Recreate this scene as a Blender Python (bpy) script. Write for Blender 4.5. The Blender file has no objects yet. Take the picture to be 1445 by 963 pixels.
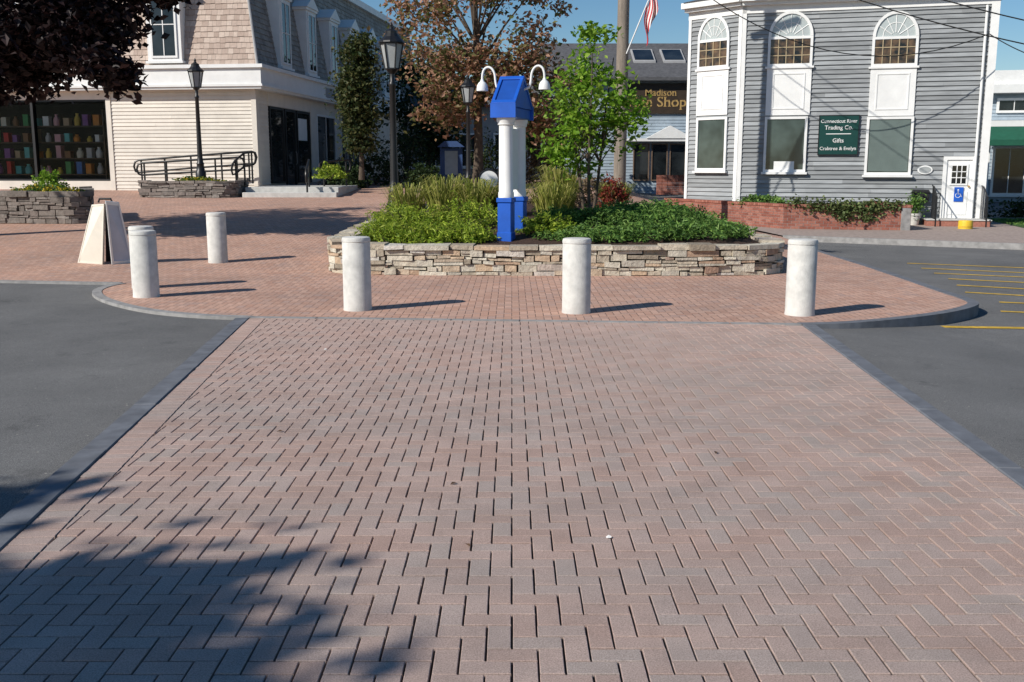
import bpy, bmesh, math, random
import numpy as np
from mathutils import Vector, Matrix
random.seed(7); rng = np.random.default_rng(7)
sc = bpy.context.scene; COL = sc.collection
R = math.radians
# ------------------------------------------------------------------ camera geometry
FPX = 1405.0; TH = math.atan((481.5-238)/FPX); CH = 1.65
cT, sT = math.cos(TH), math.sin(TH)
def ray(px, py):
    x = (px-722.5)/FPX; y = -(py-481.5)/FPX
    return Vector((x, cT+y*sT, y*cT-sT))
def at(px, py, Y):
    r = ray(px, py); t = Y/r.y
    return Vector((r.x*t, Y, CH+r.z*t))
def ss(a, b, x):
    t = min(1, max(0, (x-a)/(b-a))); return t*t*(3-2*t)
def T(x, y):
    S = 1-ss(2.5, 7, x)
    return .042*min(30, max(0, y-16))*S + .03*min(25, max(0, y-32))*(1-S)
def A(x, y): return T(x, y)-.03-.10*ss(3.4, 4.8, x)
def G(px, py, fn=T):
    r = ray(px, py); t = 1.0
    while t < 120:
        p = r*t
        if CH+p.z <= fn(p.x, p.y): break
        t += .05
    a, b = t-.05, t
    for _ in range(20):
        m = (a+b)/2; p = r*m
        if CH+p.z <= fn(p.x, p.y): b = m
        else: a = m
    p = r*b
    return Vector((p.x, p.y, CH+p.z))

# ------------------------------------------------------------------ object helpers
WL = {}
def tag(o, label, cat, group=None, kind=None):
    o['label'] = label; o['category'] = cat
    if group: o['group'] = group
    if kind: o['kind'] = kind
    return o
def empty(name, loc):
    o = bpy.data.objects.new(name, None); COL.objects.link(o)
    o.location = loc; WL[o.name] = Vector(loc); o.empty_display_size = .2
    return o
class Frame:
    def __init__(s, a, b):
        s.o = Vector((a[0], a[1], 0)); d = Vector((b[0]-a[0], b[1]-a[1], 0)); s.L = d.length
        s.e = d.normalized(); s.n = Vector((s.e.y, -s.e.x, 0))
    def pt(s, u, d, z): return s.o+s.e*u+s.n*d+Vector((0, 0, z))
    def hit(s, px, py, d=0):
        r = ray(px, py); c = Vector((0, 0, CH)); o = s.o+s.n*d
        t = (o-c).dot(s.n)/r.dot(s.n); p = c+r*t
        return (p-s.o).dot(s.e), p.z
class MB:
    def __init__(s): s.v = []; s.f = []
    def add(s, vs, fs):
        n = len(s.v); s.v += [tuple(v) for v in vs]; s.f += [tuple(i+n for i in f) for f in fs]
    def quad(s, a, b, c, d): s.add([a, b, c, d], [(0, 1, 2, 3)])
    def hexa(s, p): s.add(p, [(3, 2, 1, 0), (4, 5, 6, 7), (0, 1, 5, 4), (1, 2, 6, 5), (2, 3, 7, 6), (3, 0, 4, 7)])
    def box(s, x0, x1, y0, y1, z0, z1):
        s.hexa([(x0,y0,z0),(x1,y0,z0),(x1,y1,z0),(x0,y1,z0),(x0,y0,z1),(x1,y0,z1),(x1,y1,z1),(x0,y1,z1)])
    def fbox(s, F, u0, u1, d0, d1, z0, z1):
        p = [F.pt(u0,d1,z0),F.pt(u1,d1,z0),F.pt(u1,d0,z0),F.pt(u0,d0,z0),F.pt(u0,d1,z1),F.pt(u1,d1,z1),F.pt(u1,d0,z1),F.pt(u0,d0,z1)]
        s.hexa(p); return s
    def prism(s, F, prof, d0, d1):     # polygon in (u,z) extruded along d
        n = len(prof)
        vs = [F.pt(u, d1, z) for u, z in prof]+[F.pt(u, d0, z) for u, z in prof]
        fs = [tuple(range(n)), tuple(range(2*n-1, n-1, -1))]+[(i, i+n, (i+1) % n+n, (i+1) % n) for i in range(n)]
        s.add(vs, fs)
    def tube(s, pts, rad, n=8, cap=True):
        pts = [Vector(p) for p in pts]
        if not isinstance(rad, (list, tuple)): rad = [rad]*len(pts)
        vs = []; ref = None
        for i, p in enumerate(pts):
            d = (pts[min(i+1, len(pts)-1)]-pts[max(i-1, 0)]).normalized()
            if ref is None:
                ref = Vector((1, 0, 0)) if abs(d.x) < .8 else Vector((0, 1, 0))
            a = (ref-d*ref.dot(d)).normalized(); b = d.cross(a); ref = a
            for k in range(n):
                t = 2*math.pi*k/n; vs.append(p+(a*math.cos(t)+b*math.sin(t))*rad[i])
        fs = []
        for i in range(len(pts)-1):
            for k in range(n):
                fs.append((i*n+k, i*n+(k+1) % n, (i+1)*n+(k+1) % n, (i+1)*n+k))
        if cap:
            fs.append(tuple(range(n-1, -1, -1))); fs.append(tuple((len(pts)-1)*n+k for k in range(n)))
        s.add(vs, fs)
    def lathe(s, prof, c=(0, 0, 0), n=20):
        vs = []; m = len(prof)
        for r, z in prof:
            for k in range(n):
                t = 2*math.pi*k/n; vs.append((c[0]+r*math.cos(t), c[1]+r*math.sin(t), c[2]+z))
        fs = []
        for i in range(m-1):
            for k in range(n): fs.append((i*n+k, i*n+(k+1) % n, (i+1)*n+(k+1) % n, (i+1)*n+k))
        fs.append(tuple(range(n-1, -1, -1))); fs.append(tuple((m-1)*n+k for k in range(n)))
        s.add(vs, fs)
    def clap(s, F, u0, u1, z0, z1, p=.13, out=.03, d=0):
        z = z0
        while z < z1-.01:
            zt = min(z1, z+p); x = u0
            while x < u1-.001:
                x2 = min(u1, x+random.uniform(1.6, 4.2)); j = out*random.uniform(.85, 1.15)
                if u1-x2 < .5: x2 = u1
                a, b = F.pt(x, d+j, z), F.pt(x2, d+j, z)
                c, e = F.pt(x2, d, zt), F.pt(x, d, zt)
                s.quad(a, b, c, e); s.quad(F.pt(x, d, z), F.pt(x2, d, z), b, a); x = x2
            s.add([F.pt(u0, d, z), F.pt(u0, d+out, z), F.pt(u0, d, zt)], [(0, 1, 2)]); s.add([F.pt(u1, d, z), F.pt(u1, d, zt), F.pt(u1, d+out, z)], [(0, 1, 2)])
            z += p
    def build(s, name, mat, parent=None, smooth=False, bevel=0, seg=1):
        off = WL[parent.name] if parent else Vector((0, 0, 0))
        me = bpy.data.meshes.new(name)
        me.from_pydata([(v[0]-off.x, v[1]-off.y, v[2]-off.z) for v in s.v], [], s.f)
        me.materials.append(mat)
        if smooth:
            me.polygons.foreach_set('use_smooth', [True]*len(me.polygons)); me.set_sharp_from_angle(angle=R(42))
        o = bpy.data.objects.new(name, me); COL.objects.link(o)
        if parent: o.parent = parent
        WL[o.name] = off
        if bevel:
            m = o.modifiers.new('bevel', 'BEVEL'); m.width = bevel; m.segments = seg; m.limit_method = 'ANGLE'; m.angle_limit = R(35)
        return o
def copy_thing(root, loc, label, scale=1, rz=None):
    r = root.copy(); COL.objects.link(r); r.location = loc; r['label'] = label; r.scale = (scale,)*3
    if rz is not None: r.rotation_euler = (0, 0, rz)
    for ch in list(root.children):
        c = ch.copy(); COL.objects.link(c); c.parent = r
        for g in list(ch.children):
            e = g.copy(); COL.objects.link(e); e.parent = c
    return r
def cr(pts, n=6):
    pts = [Vector((p[0], p[1])) for p in pts]; out = []
    for i in range(len(pts)-1):
        p0, p1, p2, p3 = pts[max(i-1, 0)], pts[i], pts[i+1], pts[min(i+2, len(pts)-1)]
        for k in range(n):
            t = k/n
            out.append(.5*((2*p1)+(p2-p0)*t+(2*p0-5*p1+4*p2-p3)*t*t+(3*p1-p0-3*p2+p3)*t**3))
    out.append(pts[-1]); return out

# ------------------------------------------------------------------ materials
def mk(name):
    m = bpy.data.materials.new(name); m.use_nodes = True; nt = m.node_tree; nt.nodes.clear()
    out = nt.nodes.new('ShaderNodeOutputMaterial'); b = nt.nodes.new('ShaderNodeBsdfPrincipled')
    nt.links.new(b.outputs[0], out.inputs[0]); return m, nt, b, out
def lk(nt, a, b): nt.links.new(a, b)
def noise(nt, vec, scale, detail=4, rough=.55):
    n = nt.nodes.new('ShaderNodeTexNoise'); n.inputs['Scale'].default_value = scale
    n.inputs['Detail'].default_value = detail; n.inputs['Roughness'].default_value = rough
    if vec is not None: lk(nt, vec, n.inputs['Vector'])
    return n.outputs[0]
def math_(nt, op, a, b=None, c=None):
    n = nt.nodes.new('ShaderNodeMath'); n.operation = op
    for i, x in enumerate((a, b, c)):
        if x is None: continue
        if isinstance(x, (int, float)): n.inputs[i].default_value = x
        else: lk(nt, x, n.inputs[i])
    return n.outputs[0]
def mixc(nt, fac, a, b, mode='MIX'):
    n = nt.nodes.new('ShaderNodeMixRGB'); n.blend_type = mode
    for i, x in enumerate((fac, a, b)):
        if isinstance(x, (int, float)): n.inputs[i].default_value = x
        elif isinstance(x, tuple): n.inputs[i].default_value = (*x[:3], 1)
        else: lk(nt, x, n.inputs[i])
    return n.outputs[0]
def mrange(nt, v, a, b, c=0, d=1):
    n = nt.nodes.new('ShaderNodeMapRange'); lk(nt, v, n.inputs[0])
    for i, x in enumerate((a, b, c, d)): n.inputs[1+i].default_value = x
    return n.outputs[0]
def ramp(nt, v, stops, const=False):
    n = nt.nodes.new('ShaderNodeValToRGB'); lk(nt, v, n.inputs[0]); cr_ = n.color_ramp
    if const: cr_.interpolation = 'CONSTANT'
    while len(cr_.elements) < len(stops): cr_.elements.new(.5)
    for e, (p, c) in zip(cr_.elements, stops): e.position = p; e.color = (*c, 1)
    return n.outputs[0]
def bump(nt, b, h, strength=.3, dist=.01):
    n = nt.nodes.new('ShaderNodeBump'); n.inputs['Strength'].default_value = strength; n.inputs['Distance'].default_value = dist
    lk(nt, h, n.inputs['Height']); lk(nt, n.outputs[0], b.inputs['Normal'])
def pos(nt): return nt.nodes.new('ShaderNodeNewGeometry').outputs['Position']
def island(nt): return nt.nodes.new('ShaderNodeNewGeometry').outputs['Random Per Island']
def objc(nt): return nt.nodes.new('ShaderNodeTexCoord').outputs['Object']
def scl(nt, vec, s):
    n = nt.nodes.new('ShaderNodeMapping'); n.inputs['Scale'].default_value = s; lk(nt, vec, n.inputs['Vector']); return n.outputs[0]
def c_(c, k): return tuple(min(1, x*k) for x in c)
def pm(name, col, rough=.75, var=.2, scale=5, bmp=.2, bscale=70, dist=.006, isl=0, metal=0, stretch=None, spec=.35, grime=.12):
    m, nt, b, out = mk(name); v = objc(nt)
    if stretch: v = scl(nt, v, stretch)
    f = mrange(nt, noise(nt, v, scale, 6), .3, .7)
    c = mixc(nt, f, c_(col, 1-var), c_(col, 1+var))
    if grime:
        g = mrange(nt, noise(nt, v, scale*.22, 5, .65), .45, .75, 0, grime*2)
        c = mixc(nt, g, c, c_(col, .45))
    if isl:
        c = mixc(nt, 1, c, ramp(nt, island(nt), [(0, (1-isl,)*3), (1, (1+isl*.6,)*3)]), 'MULTIPLY')
    lk(nt, c, b.inputs['Base Color']); b.inputs['Roughness'].default_value = rough
    b.inputs['Metallic'].default_value = metal; b.inputs['Specular IOR Level'].default_value = spec
    if bmp: bump(nt, b, noise(nt, v, bscale, 5), bmp, dist)
    return m
def islm(name, stops, rough=.85, bmp=.5, bscale=40, dist=.01, spec=.25, speck=.25):
    m, nt, b, out = mk(name); v = objc(nt)
    c = ramp(nt, island(nt), stops)
    n1 = noise(nt, v, bscale*.35, 6, .65)
    c = mixc(nt, 1, c, ramp(nt, n1, [(.25, (1-speck*1.6,)*3), (.75, (1+speck,)*3)]), 'MULTIPLY')
    lk(nt, c, b.inputs['Base Color']); b.inputs['Roughness'].default_value = rough; b.inputs['Specular IOR Level'].default_value = spec
    bump(nt, b, noise(nt, v, bscale, 6, .65), bmp, dist); return m
def leafm(name, stops, trans=.35, rough=.55):
    m, nt, b, out = mk(name)
    c = ramp(nt, island(nt), stops)
    big = noise(nt, objc(nt), 1.3, 3)
    c = mixc(nt, 1, c, ramp(nt, big, [(.3, (.7,)*3), (.7, (1.25,)*3)]), 'MULTIPLY')
    lk(nt, c, b.inputs['Base Color']); b.inputs['Roughness'].default_value = rough; b.inputs['Specular IOR Level'].default_value = .3
    t = nt.nodes.new('ShaderNodeBsdfTranslucent'); lk(nt, c, t.inputs[0])
    mx = nt.nodes.new('ShaderNodeMixShader'); mx.inputs[0].default_value = trans
    lk(nt, b.outputs[0], mx.inputs[1]); lk(nt, t.outputs[0], mx.inputs[2]); lk(nt, mx.outputs[0], out.inputs[0]); return m
def glassm(name, col, rough=.04, tintvar=.6, col2=None):
    m, nt, b, out = mk(name)
    c = mixc(nt, mrange(nt, noise(nt, objc(nt), .9 if not col2 else 3.5, 3), .35, .65), c_(col, 1-tintvar), col2 or c_(col, 1+tintvar))
    lk(nt, c, b.inputs['Base Color']); b.inputs['Roughness'].default_value = rough; b.inputs['Specular IOR Level'].default_value = .6; return m
def clearm(name):
    m, nt, b, out = mk(name)
    b.inputs['Base Color'].default_value = (.02, .025, .025, 1); b.inputs['Roughness'].default_value = .03
    t = nt.nodes.new('ShaderNodeBsdfTransparent'); t.inputs[0].default_value = (.93, .95, .94, 1)
    fr = nt.nodes.new('ShaderNodeFresnel'); fr.inputs[0].default_value = 1.45
    f = math_(nt, 'ADD', fr.outputs[0], .02)
    mx = nt.nodes.new('ShaderNodeMixShader'); lk(nt, f, mx.inputs[0]); lk(nt, t.outputs[0], mx.inputs[1]); lk(nt, b.outputs[0], mx.inputs[2])
    lk(nt, mx.outputs[0], out.inputs[0]); return m
PW = .09
PAL = [(0, (.49, .295, .22)), (.35, (.55, .345, .26)), (.62, (.60, .39, .30)), (.82, (.52, .335, .26)), (1, (.47, .325, .27))]
def herring(name, w):
    m, nt, b, out = mk(name); P = pos(nt)
    sx = nt.nodes.new('ShaderNodeSeparateXYZ'); lk(nt, P, sx.inputs[0])
    u = math_(nt, 'DIVIDE', sx.outputs[0], w); v = math_(nt, 'DIVIDE', sx.outputs[1], w)
    i = math_(nt, 'FLOOR', u); j = math_(nt, 'FLOOR', v)
    fu = math_(nt, 'SUBTRACT', u, i); fv = math_(nt, 'SUBTRACT', v, j)
    k = math_(nt, 'FLOORED_MODULO', math_(nt, 'SUBTRACT', i, j), 4.0)
    H = math_(nt, 'LESS_THAN', k, 1.5); k1 = math_(nt, 'GREATER_THAN', k, .5); k2 = math_(nt, 'LESS_THAN', k, 2.5)
    V = math_(nt, 'SUBTRACT', 1.0, H)
    def sel(a, c): return math_(nt, 'ADD', math_(nt, 'MULTIPLY', H, a), math_(nt, 'MULTIPLY', V, c))
    a = sel(math_(nt, 'ADD', fu, k1), math_(nt, 'ADD', fv, k2)); s = sel(fv, fu)
    ea = math_(nt, 'MINIMUM', a, math_(nt, 'SUBTRACT', 2.0, a)); es = math_(nt, 'MINIMUM', s, math_(nt, 'SUBTRACT', 1.0, s))
    e = math_(nt, 'MINIMUM', ea, es)
    idx = sel(math_(nt, 'SUBTRACT', i, k1), i); idy = sel(j, math_(nt, 'SUBTRACT', j, k2))
    cx = nt.nodes.new('ShaderNodeCombineXYZ'); lk(nt, idx, cx.inputs[0]); lk(nt, idy, cx.inputs[1]); lk(nt, H, cx.inputs[2])
    wn = nt.nodes.new('ShaderNodeTexWhiteNoise'); lk(nt, cx.outputs[0], wn.inputs['Vector'])
    c = ramp(nt, wn.outputs['Value'], PAL)
    c = mixc(nt, 1, c, ramp(nt, noise(nt, P, 90, 4, .7), [(.3, (.78,)*3), (.7, (1.2,)*3)]), 'MULTIPLY')
    c = mixc(nt, 1, c, ramp(nt, noise(nt, P, .55, 5), [(.3, (.84, .86, .88)), (.7, (1.1, 1.06, 1.04))]), 'MULTIPLY')
    c = mixc(nt, mrange(nt, e, .02, .055), (.15, .105, .085), c)
    lk(nt, c, b.inputs['Base Color']); b.inputs['Roughness'].default_value = .9; b.inputs['Specular IOR Level'].default_value = .12
    bump(nt, b, math_(nt, 'ADD', mrange(nt, e, .0, .07), math_(nt, 'MULTIPLY', noise(nt, P, 130, 4), .25)), .6, .007)
    return m
def crossm():
    m, nt, b, out = mk('paver_worn'); P = pos(nt)
    c = ramp(nt, island(nt), [(0, (.43, .30, .25)), (.3, (.455, .325, .275)), (.55, (.475, .35, .30)), (.75, (.455, .345, .30)), (.9, (.435, .345, .305)), (1, (.415, .34, .30))])
    grey_streaks = mrange(nt, noise(nt, scl(nt, P, (.16, 1.0, 1)), 1.0, 4, .6), .42, .66)
    c = mixc(nt, math_(nt, 'MULTIPLY', grey_streaks, .65), c, (.365, .31, .28))  # greyer streaks drawn out across the crossing
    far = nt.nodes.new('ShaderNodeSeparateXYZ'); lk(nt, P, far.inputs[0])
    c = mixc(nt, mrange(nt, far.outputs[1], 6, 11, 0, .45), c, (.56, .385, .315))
    c = mixc(nt, 1, c, ramp(nt, noise(nt, P, 170, 5, .8), [(.3, (.5,)*3), (.5, (1,)*3), (.72, (1.5,)*3)]), 'MULTIPLY')
    c = mixc(nt, 1, c, ramp(nt, noise(nt, P, 2.6, 6, .65), [(.3, (.86,)*3), (.7, (1.1,)*3)]), 'MULTIPLY')
    c = mixc(nt, mrange(nt, noise(nt, P, 7, 5, .7), .64, .76, 0, .3), c, (.20, .16, .14))
    lk(nt, c, b.inputs['Base Color']); b.inputs['Roughness'].default_value = .92; b.inputs['Specular IOR Level'].default_value = .1
    bump(nt, b, noise(nt, P, 190, 5, .75), .7, .005); return m
def asphm():
    m, nt, b, out = mk('asphalt'); P = pos(nt)
    c = ramp(nt, noise(nt, P, .45, 6, .65), [(.3, (.115, .114, .112)), (.7, (.185, .182, .176))])
    c = mixc(nt, 1, c, ramp(nt, noise(nt, P, 190, 3, .85), [(.32, (.4,)*3), (.5, (1,)*3), (.68, (2.1,)*3)]), 'MULTIPLY')
    c = mixc(nt, mrange(nt, noise(nt, P, 1.6, 5, .7), .6, .72, 0, .5), c, (.075, .074, .073))
    vo = nt.nodes.new('ShaderNodeTexVoronoi'); vo.inputs['Scale'].default_value = 7; lk(nt, P, vo.inputs['Vector'])
    c = mixc(nt, mrange(nt, vo.outputs[0], .06, .035), c, (.4, .37, .33))
    lk(nt, c, b.inputs['Base Color']); b.inputs['Roughness'].default_value = .92; b.inputs['Specular IOR Level'].default_value = .15
    bump(nt, b, noise(nt, P, 240, 4, .7), .8, .005); return m

M = {}
M['plaza'] = herring('plaza_pavers', PW)
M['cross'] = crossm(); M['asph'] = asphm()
M['bed'] = pm('joint_sand', (.06, .047, .04), .95, .5, 9)
M['slate'] = pm('kerb_slate', (.15, .158, .175), .8, .25, 6, .35, 90)
M['granite'] = pm('kerb_granite', (.30, .29, .28), .85, .25, 8, .35, 120)
M['concrete'] = pm('bollard_concrete', (.62, .605, .565), .9, .15, 9, .7, 90, .008, grime=.2)
M['stepcon'] = pm('step_concrete', (.55, .54, .51), .85, .15, 6, .3, 90)
M['walk'] = pm('sidewalk_brick', (.36, .285, .245), .9, .25, 9, .4, 60)
M['yellow'] = pm('road_yellow', (.68, .43, .05), .8, .3, 14, .3, 120, grime=.35)
M['yellowp'] = pm('yellow_paint', (.75, .5, .04), .5, .12, 8)
M['stone'] = islm('field_stone', [(0, (.30, .25, .19)), (.2, (.56, .49, .38)), (.45, (.68, .63, .52)), (.62, (.45, .41, .34)), (.78, (.60, .45, .31)), (.92, (.34, .22, .16)), (1, (.72, .69, .62))], .9, 1, 22, .025)
M['stone2'] = islm('dark_stone', [(0, (.16, .14, .125)), (.4, (.27, .24, .215)), (.7, (.22, .185, .165)), (1, (.35, .32, .29))], .9, .8, 26, .02)
M['core'] = pm('wall_mortar', (.07, .06, .05), .95, .3, 12)
M['mulch'] = pm('mulch', (.07, .04, .028), .95, .5, 30, 1, 50, .03)
M['lawn'] = pm('lawn_green', (.06, .13, .025), .95, .4, 12, 1, 60, .03)
M['brickred'] = islm('red_brick', [(0, (.24, .085, .06)), (.5, (.32, .12, .085)), (1, (.38, .17, .125))], .9, .4, 60)
M['white'] = pm('white_paint', (.80, .80, .78), .55, .04, 4, .08, 60, grime=.1)
M['creamp'] = pm('cream_panel', (.78, .74, .64), .6, .05, 4, .08, 60, grime=.1)
M['greyclap'] = pm('grey_clapboard', (.305, .32, .328), .8, .2, 3, .3, 50, isl=.28, stretch=(.6, .6, 6), grime=.14)
M['cream'] = pm('cream_siding', (.73, .675, .595), .7, .05, 3, .1, 60, isl=.07)
M['shingle'] = islm('cedar_shingle', [(0, (.41, .315, .26)), (.5, (.50, .395, .33)), (1, (.58, .475, .40))], .9, .4, 40, speck=.12)
M['shingle_shade'] = islm('shaded_shingle', [(0, (.24, .225, .205)), (.5, (.31, .295, .27)), (1, (.38, .36, .325))], .9, .4, 40, speck=.15)  # same shingles as the front, side's shade painted in as a darker grey
M['roof'] = pm('roof_slate', (.10, .10, .105), .85, .25, 6, .4, 30)
M['black'] = pm('black_iron', (.012, .012, .013), .42, .2, 8, .1, 90, spec=.5)
M['plastic'] = pm('black_plastic', (.02, .02, .022), .5, .2, 8)
M['blue'] = pm('blue_paint', (.012, .10, .50), .45, .12, 4, .06, 60, spec=.4)
M['bluein'] = pm('blue_inset', (.010, .07, .34), .5, .12, 4, .06, 60, spec=.4)
M['bluedk'] = pm('blue_dark', (.04, .085, .22), .6, .1, 4)
M['green'] = pm('green_sign', (.005, .05, .042), .5, .1, 4, .04)
M['awning'] = pm('awning_green', (.015, .10, .06), .8, .12, 6)
M['signblack'] = pm('sign_black', (.045, .030, .019), .6, .2, 5)
M['gold'] = pm('gold_letter', (.46, .30, .11), .6, .2, 9)
M['wood'] = pm('pole_wood', (.25, .21, .17), .9, .3, 6, .7, 40, .02, stretch=(3, 3, .25))
M['bark'] = pm('bark', (.10, .075, .055), .95, .35, 8, .9, 30, .02, stretch=(3, 3, .5))
M['frost'] = pm('lamp_glass', (.36, .38, .38), .2, .2, 3, 0)
M['glass'] = glassm('dark_glass', (.018, .022, .024)); M['glassg'] = glassm('green_glass', (.05, .07, .065))
M['amber'] = glassm('amber_curtain_glass', (.03, .025, .02), .08, .6, (.17, .10, .05))
M['tan'] = pm('tan_muntin', (.42, .33, .20), .6, .1, 5)
M['fan'] = glassm('fan_glass', (.42, .46, .45), .15, .12)
M['clear'] = clearm('clear_glass'); M['inside'] = pm('shop_inside', (.05, .042, .038), .9, .3, 2)
M['shelf'] = pm('shelf_wood', (.17, .115, .08), .7, .2, 5)
M['blind'] = pm('blind', (.17, .22, .205), .6, .08, 4)
M['board'] = pm('pale_board', (.46, .51, .60), .6, .05, 4)
M['redfl'] = pm('flag_red', (.45, .02, .03), .8, .08, 6); M['wfl'] = pm('flag_white', (.75, .74, .72), .8, .05, 6); M['bfl'] = pm('flag_blue', (.02, .03, .14), .8, .08, 6)
M['bluesid'] = pm('pale_blue_siding', (.33, .40, .46), .75, .1, 4)
M['greywall'] = pm('far_grey_wall', (.36, .36, .36), .8, .1, 3)
M['cable'] = pm('cable_rubber', (.012, .012, .012), .6, .1, 5)
M['paper'] = pm('paper_scrap', (.78, .76, .72), .8, .05, 20)
M['terra'] = pm('pot_clay', (.62, .6, .56), .8, .15, 9)
M['lpurple'] = leafm('purple_leaf', [(0, (.010, .006, .007)), (.6, (.020, .010, .011)), (1, (.04, .018, .018))], .2)
M['lred'] = leafm('autumn_leaf', [(0, (.10, .13, .04)), (.3, (.19, .18, .065)), (.5, (.33, .18, .10)), (.75, (.45, .24, .15)), (1, (.58, .36, .25))], .45)
M['lgreen'] = leafm('bright_leaf', [(0, (.10, .22, .015)), (.5, (.20, .37, .03)), (1, (.36, .50, .07))], .45)
M['lcol'] = leafm('column_leaf', [(0, (.02, .04, .012)), (.5, (.05, .07, .02)), (1, (.12, .115, .04))], .3)
M['ldark'] = leafm('dark_leaf', [(0, (.015, .032, .011)), (.6, (.034, .062, .018)), (1, (.065, .10, .03))], .3)
M['lshrub'] = leafm('shrub_leaf', [(0, (.12, .20, .015)), (.5, (.28, .39, .035)), (1, (.48, .54, .08))], .35)
M['ljun'] = leafm('juniper_leaf', [(0, (.05, .12, .025)), (.5, (.115, .23, .045)), (1, (.23, .36, .08))], .25)
M['livy'] = leafm('ivy_leaf', [(0, (.05, .08, .025)), (.5, (.11, .15, .05)), (1, (.20, .23, .09))], .25)
M['lgrass'] = leafm('grass_blade', [(0, (.16, .20, .03)), (.5, (.32, .34, .07)), (1, (.52, .47, .16))], .4)
M['lredbush'] = leafm('red_bush_leaf', [(0, (.16, .025, .02)), (.6, (.32, .05, .035)), (1, (.26, .12, .05))], .35)
M['lbrown'] = leafm('brown_bush_leaf', [(0, (.08, .06, .03)), (.6, (.18, .12, .065)), (1, (.26, .19, .11))], .3)
M['lnear'] = leafm('street_tree_leaf', [(0, (.02, .05, .012)), (1, (.06, .11, .025))], .06)
M['lflower'] = leafm('flower_mix', [(0, (.05, .13, .02)), (.6, (.10, .2, .03)), (.75, (.65, .48, .03)), (1, (.7, .55, .05))], .3)
M['dryleaf'] = pm('dry_leaf', (.10, .055, .03), .8, .3, 30)

# ------------------------------------------------------------------ setting: ground, plaza, crosswalk
g = MB()
xs = [-300, -150, -80]+list(range(-50, 51))+[80, 150, 300]; ys = [-120, -50, -20]+list(range(-10, 71))+[110, 200, 400]
for y in ys:
    for x in xs: g.v.append((x, y, A(x, y)))
nx = len(xs)
for b_ in range(len(ys)-1):
    for a_ in range(nx-1): g.f.append((b_*nx+a_, b_*nx+a_+1, (b_+1)*nx+a_+1, (b_+1)*nx+a_))
tag(g.build('ground', M['asph']), 'dark grey asphalt parking lot and road around the brick crossing', 'ground', kind='structure')

def sheet(name, outline, fn, mat, label, cat, step=1.0):
    bm = bmesh.new(); vs = [bm.verts.new((p[0], p[1], 0)) for p in outline]; bm.faces.new(vs)
    xs_ = [p[0] for p in outline]; ys_ = [p[1] for p in outline]
    bmesh.ops.triangulate(bm, faces=bm.faces[:])
    for ax, lo, hi in ((0, min(xs_), max(xs_)), (1, min(ys_), max(ys_))):
        c = math.floor(lo)+1
        while c < hi:
            co = [0, 0, 0]; co[ax] = c; no = [0, 0, 0]; no[ax] = 1
            bmesh.ops.bisect_plane(bm, geom=bm.verts[:]+bm.edges[:]+bm.faces[:], plane_co=co, plane_no=no)
            c += step
    for v in bm.verts: v.co.z = fn(v.co.x, v.co.y)
    bmesh.ops.recalc_face_normals(bm, faces=bm.faces[:])
    me = bpy.data.meshes.new(name); bm.to_mesh(me); bm.free(); me.materials.append(mat)
    if sum(p.normal.z for p in me.polygons) < 0: me.flip_normals()
    o = bpy.data.objects.new(name, me); COL.objects.link(o); WL[o.name] = Vector((0, 0, 0))
    return tag(o, label, cat, kind='structure')
def ribbon(mb, pts, w, fn, lift=.006, depth=.25):
    n = len(pts); L = []; Rr = []
    for i in range(n):
        d = (Vector(pts[min(i+1, n-1)][:2])-Vector(pts[max(i-1, 0)][:2])).normalized(); q = Vector((-d.y, d.x))
        p = Vector(pts[i][:2]); L.append(p); Rr.append(p+q*w)
    for i in range(n-1):
        def v(p, dz): return (p.x, p.y, fn(p.x, p.y)+dz)
        mb.quad(v(L[i], lift), v(L[i+1], lift), v(Rr[i+1], lift), v(Rr[i], lift))
        mb.quad(v(L[i], lift-depth), v(L[i+1], lift-depth), v(L[i+1], lift), v(L[i], lift))
        mb.quad(v(Rr[i+1], lift-depth), v(Rr[i], lift-depth), v(Rr[i], lift), v(Rr[i+1], lift))
right_c = cr([G(*p) for p in ((1132, 459), (1200, 457), (1280, 450), (1345, 441), (1380, 431), (1372, 423), (1335, 411), (1285, 394), (1230, 376), (1180, 361), (1140, 349))], 5)
left_c = cr([G(*p) for p in ((168, 400), (143, 405), (130, 412), (138, 421), (168, 431), (215, 440), (280, 446), (352, 449))], 5)
pl0 = G(0, 397)
outl = list(right_c)+[Vector((6.6, 24.5)), Vector((5.9, 30)), Vector((5.4, 36)), Vector((5.4, 62)), Vector((-48, 62)), Vector((-48, pl0.y)), Vector((pl0.x, pl0.y))]+list(left_c)
sheet('plaza', outl, T, M['plaza'], 'pinkish herringbone brick plaza around the stone planter', 'pavement')
kb = MB(); ribbon(kb, right_c, .13, lambda x, y: 0+T(x, y), .008); tag(kb.build('plaza_kerb', M['slate']), 'curved grey granite kerb at the right corner of the plaza', 'kerb', kind='structure')
kb = MB(); ribbon(kb, left_c, .12, T, .008); tag(kb.build('plaza_kerb', M['granite']), 'curved light kerb at the left corner of the plaza', 'kerb', kind='structure')
kb = MB(); ribbon(kb, [Vector((-30, pl0.y)), Vector((pl0.x, pl0.y)), left_c[0].copy()], .10, T, .006); tag(kb.build('plaza_kerb', M['granite']), 'straight flush kerb along the left parking lot edge', 'kerb', kind='structure')
FL0 = Vector(left_c[-1]); FR0 = Vector(right_c[0])
kb = MB()
nseg = 8
for i in range(nseg):
    a = FL0.lerp(FR0, i/nseg+.001); b_ = FL0.lerp(FR0, (i+1)/nseg-.001)
    ribbon(kb, [a, b_], .10, T, .007, .1)
tag(kb.build('plaza_kerb', M['granite']), 'thin flush kerb line under the row of bollards', 'kerb', kind='structure')

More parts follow.
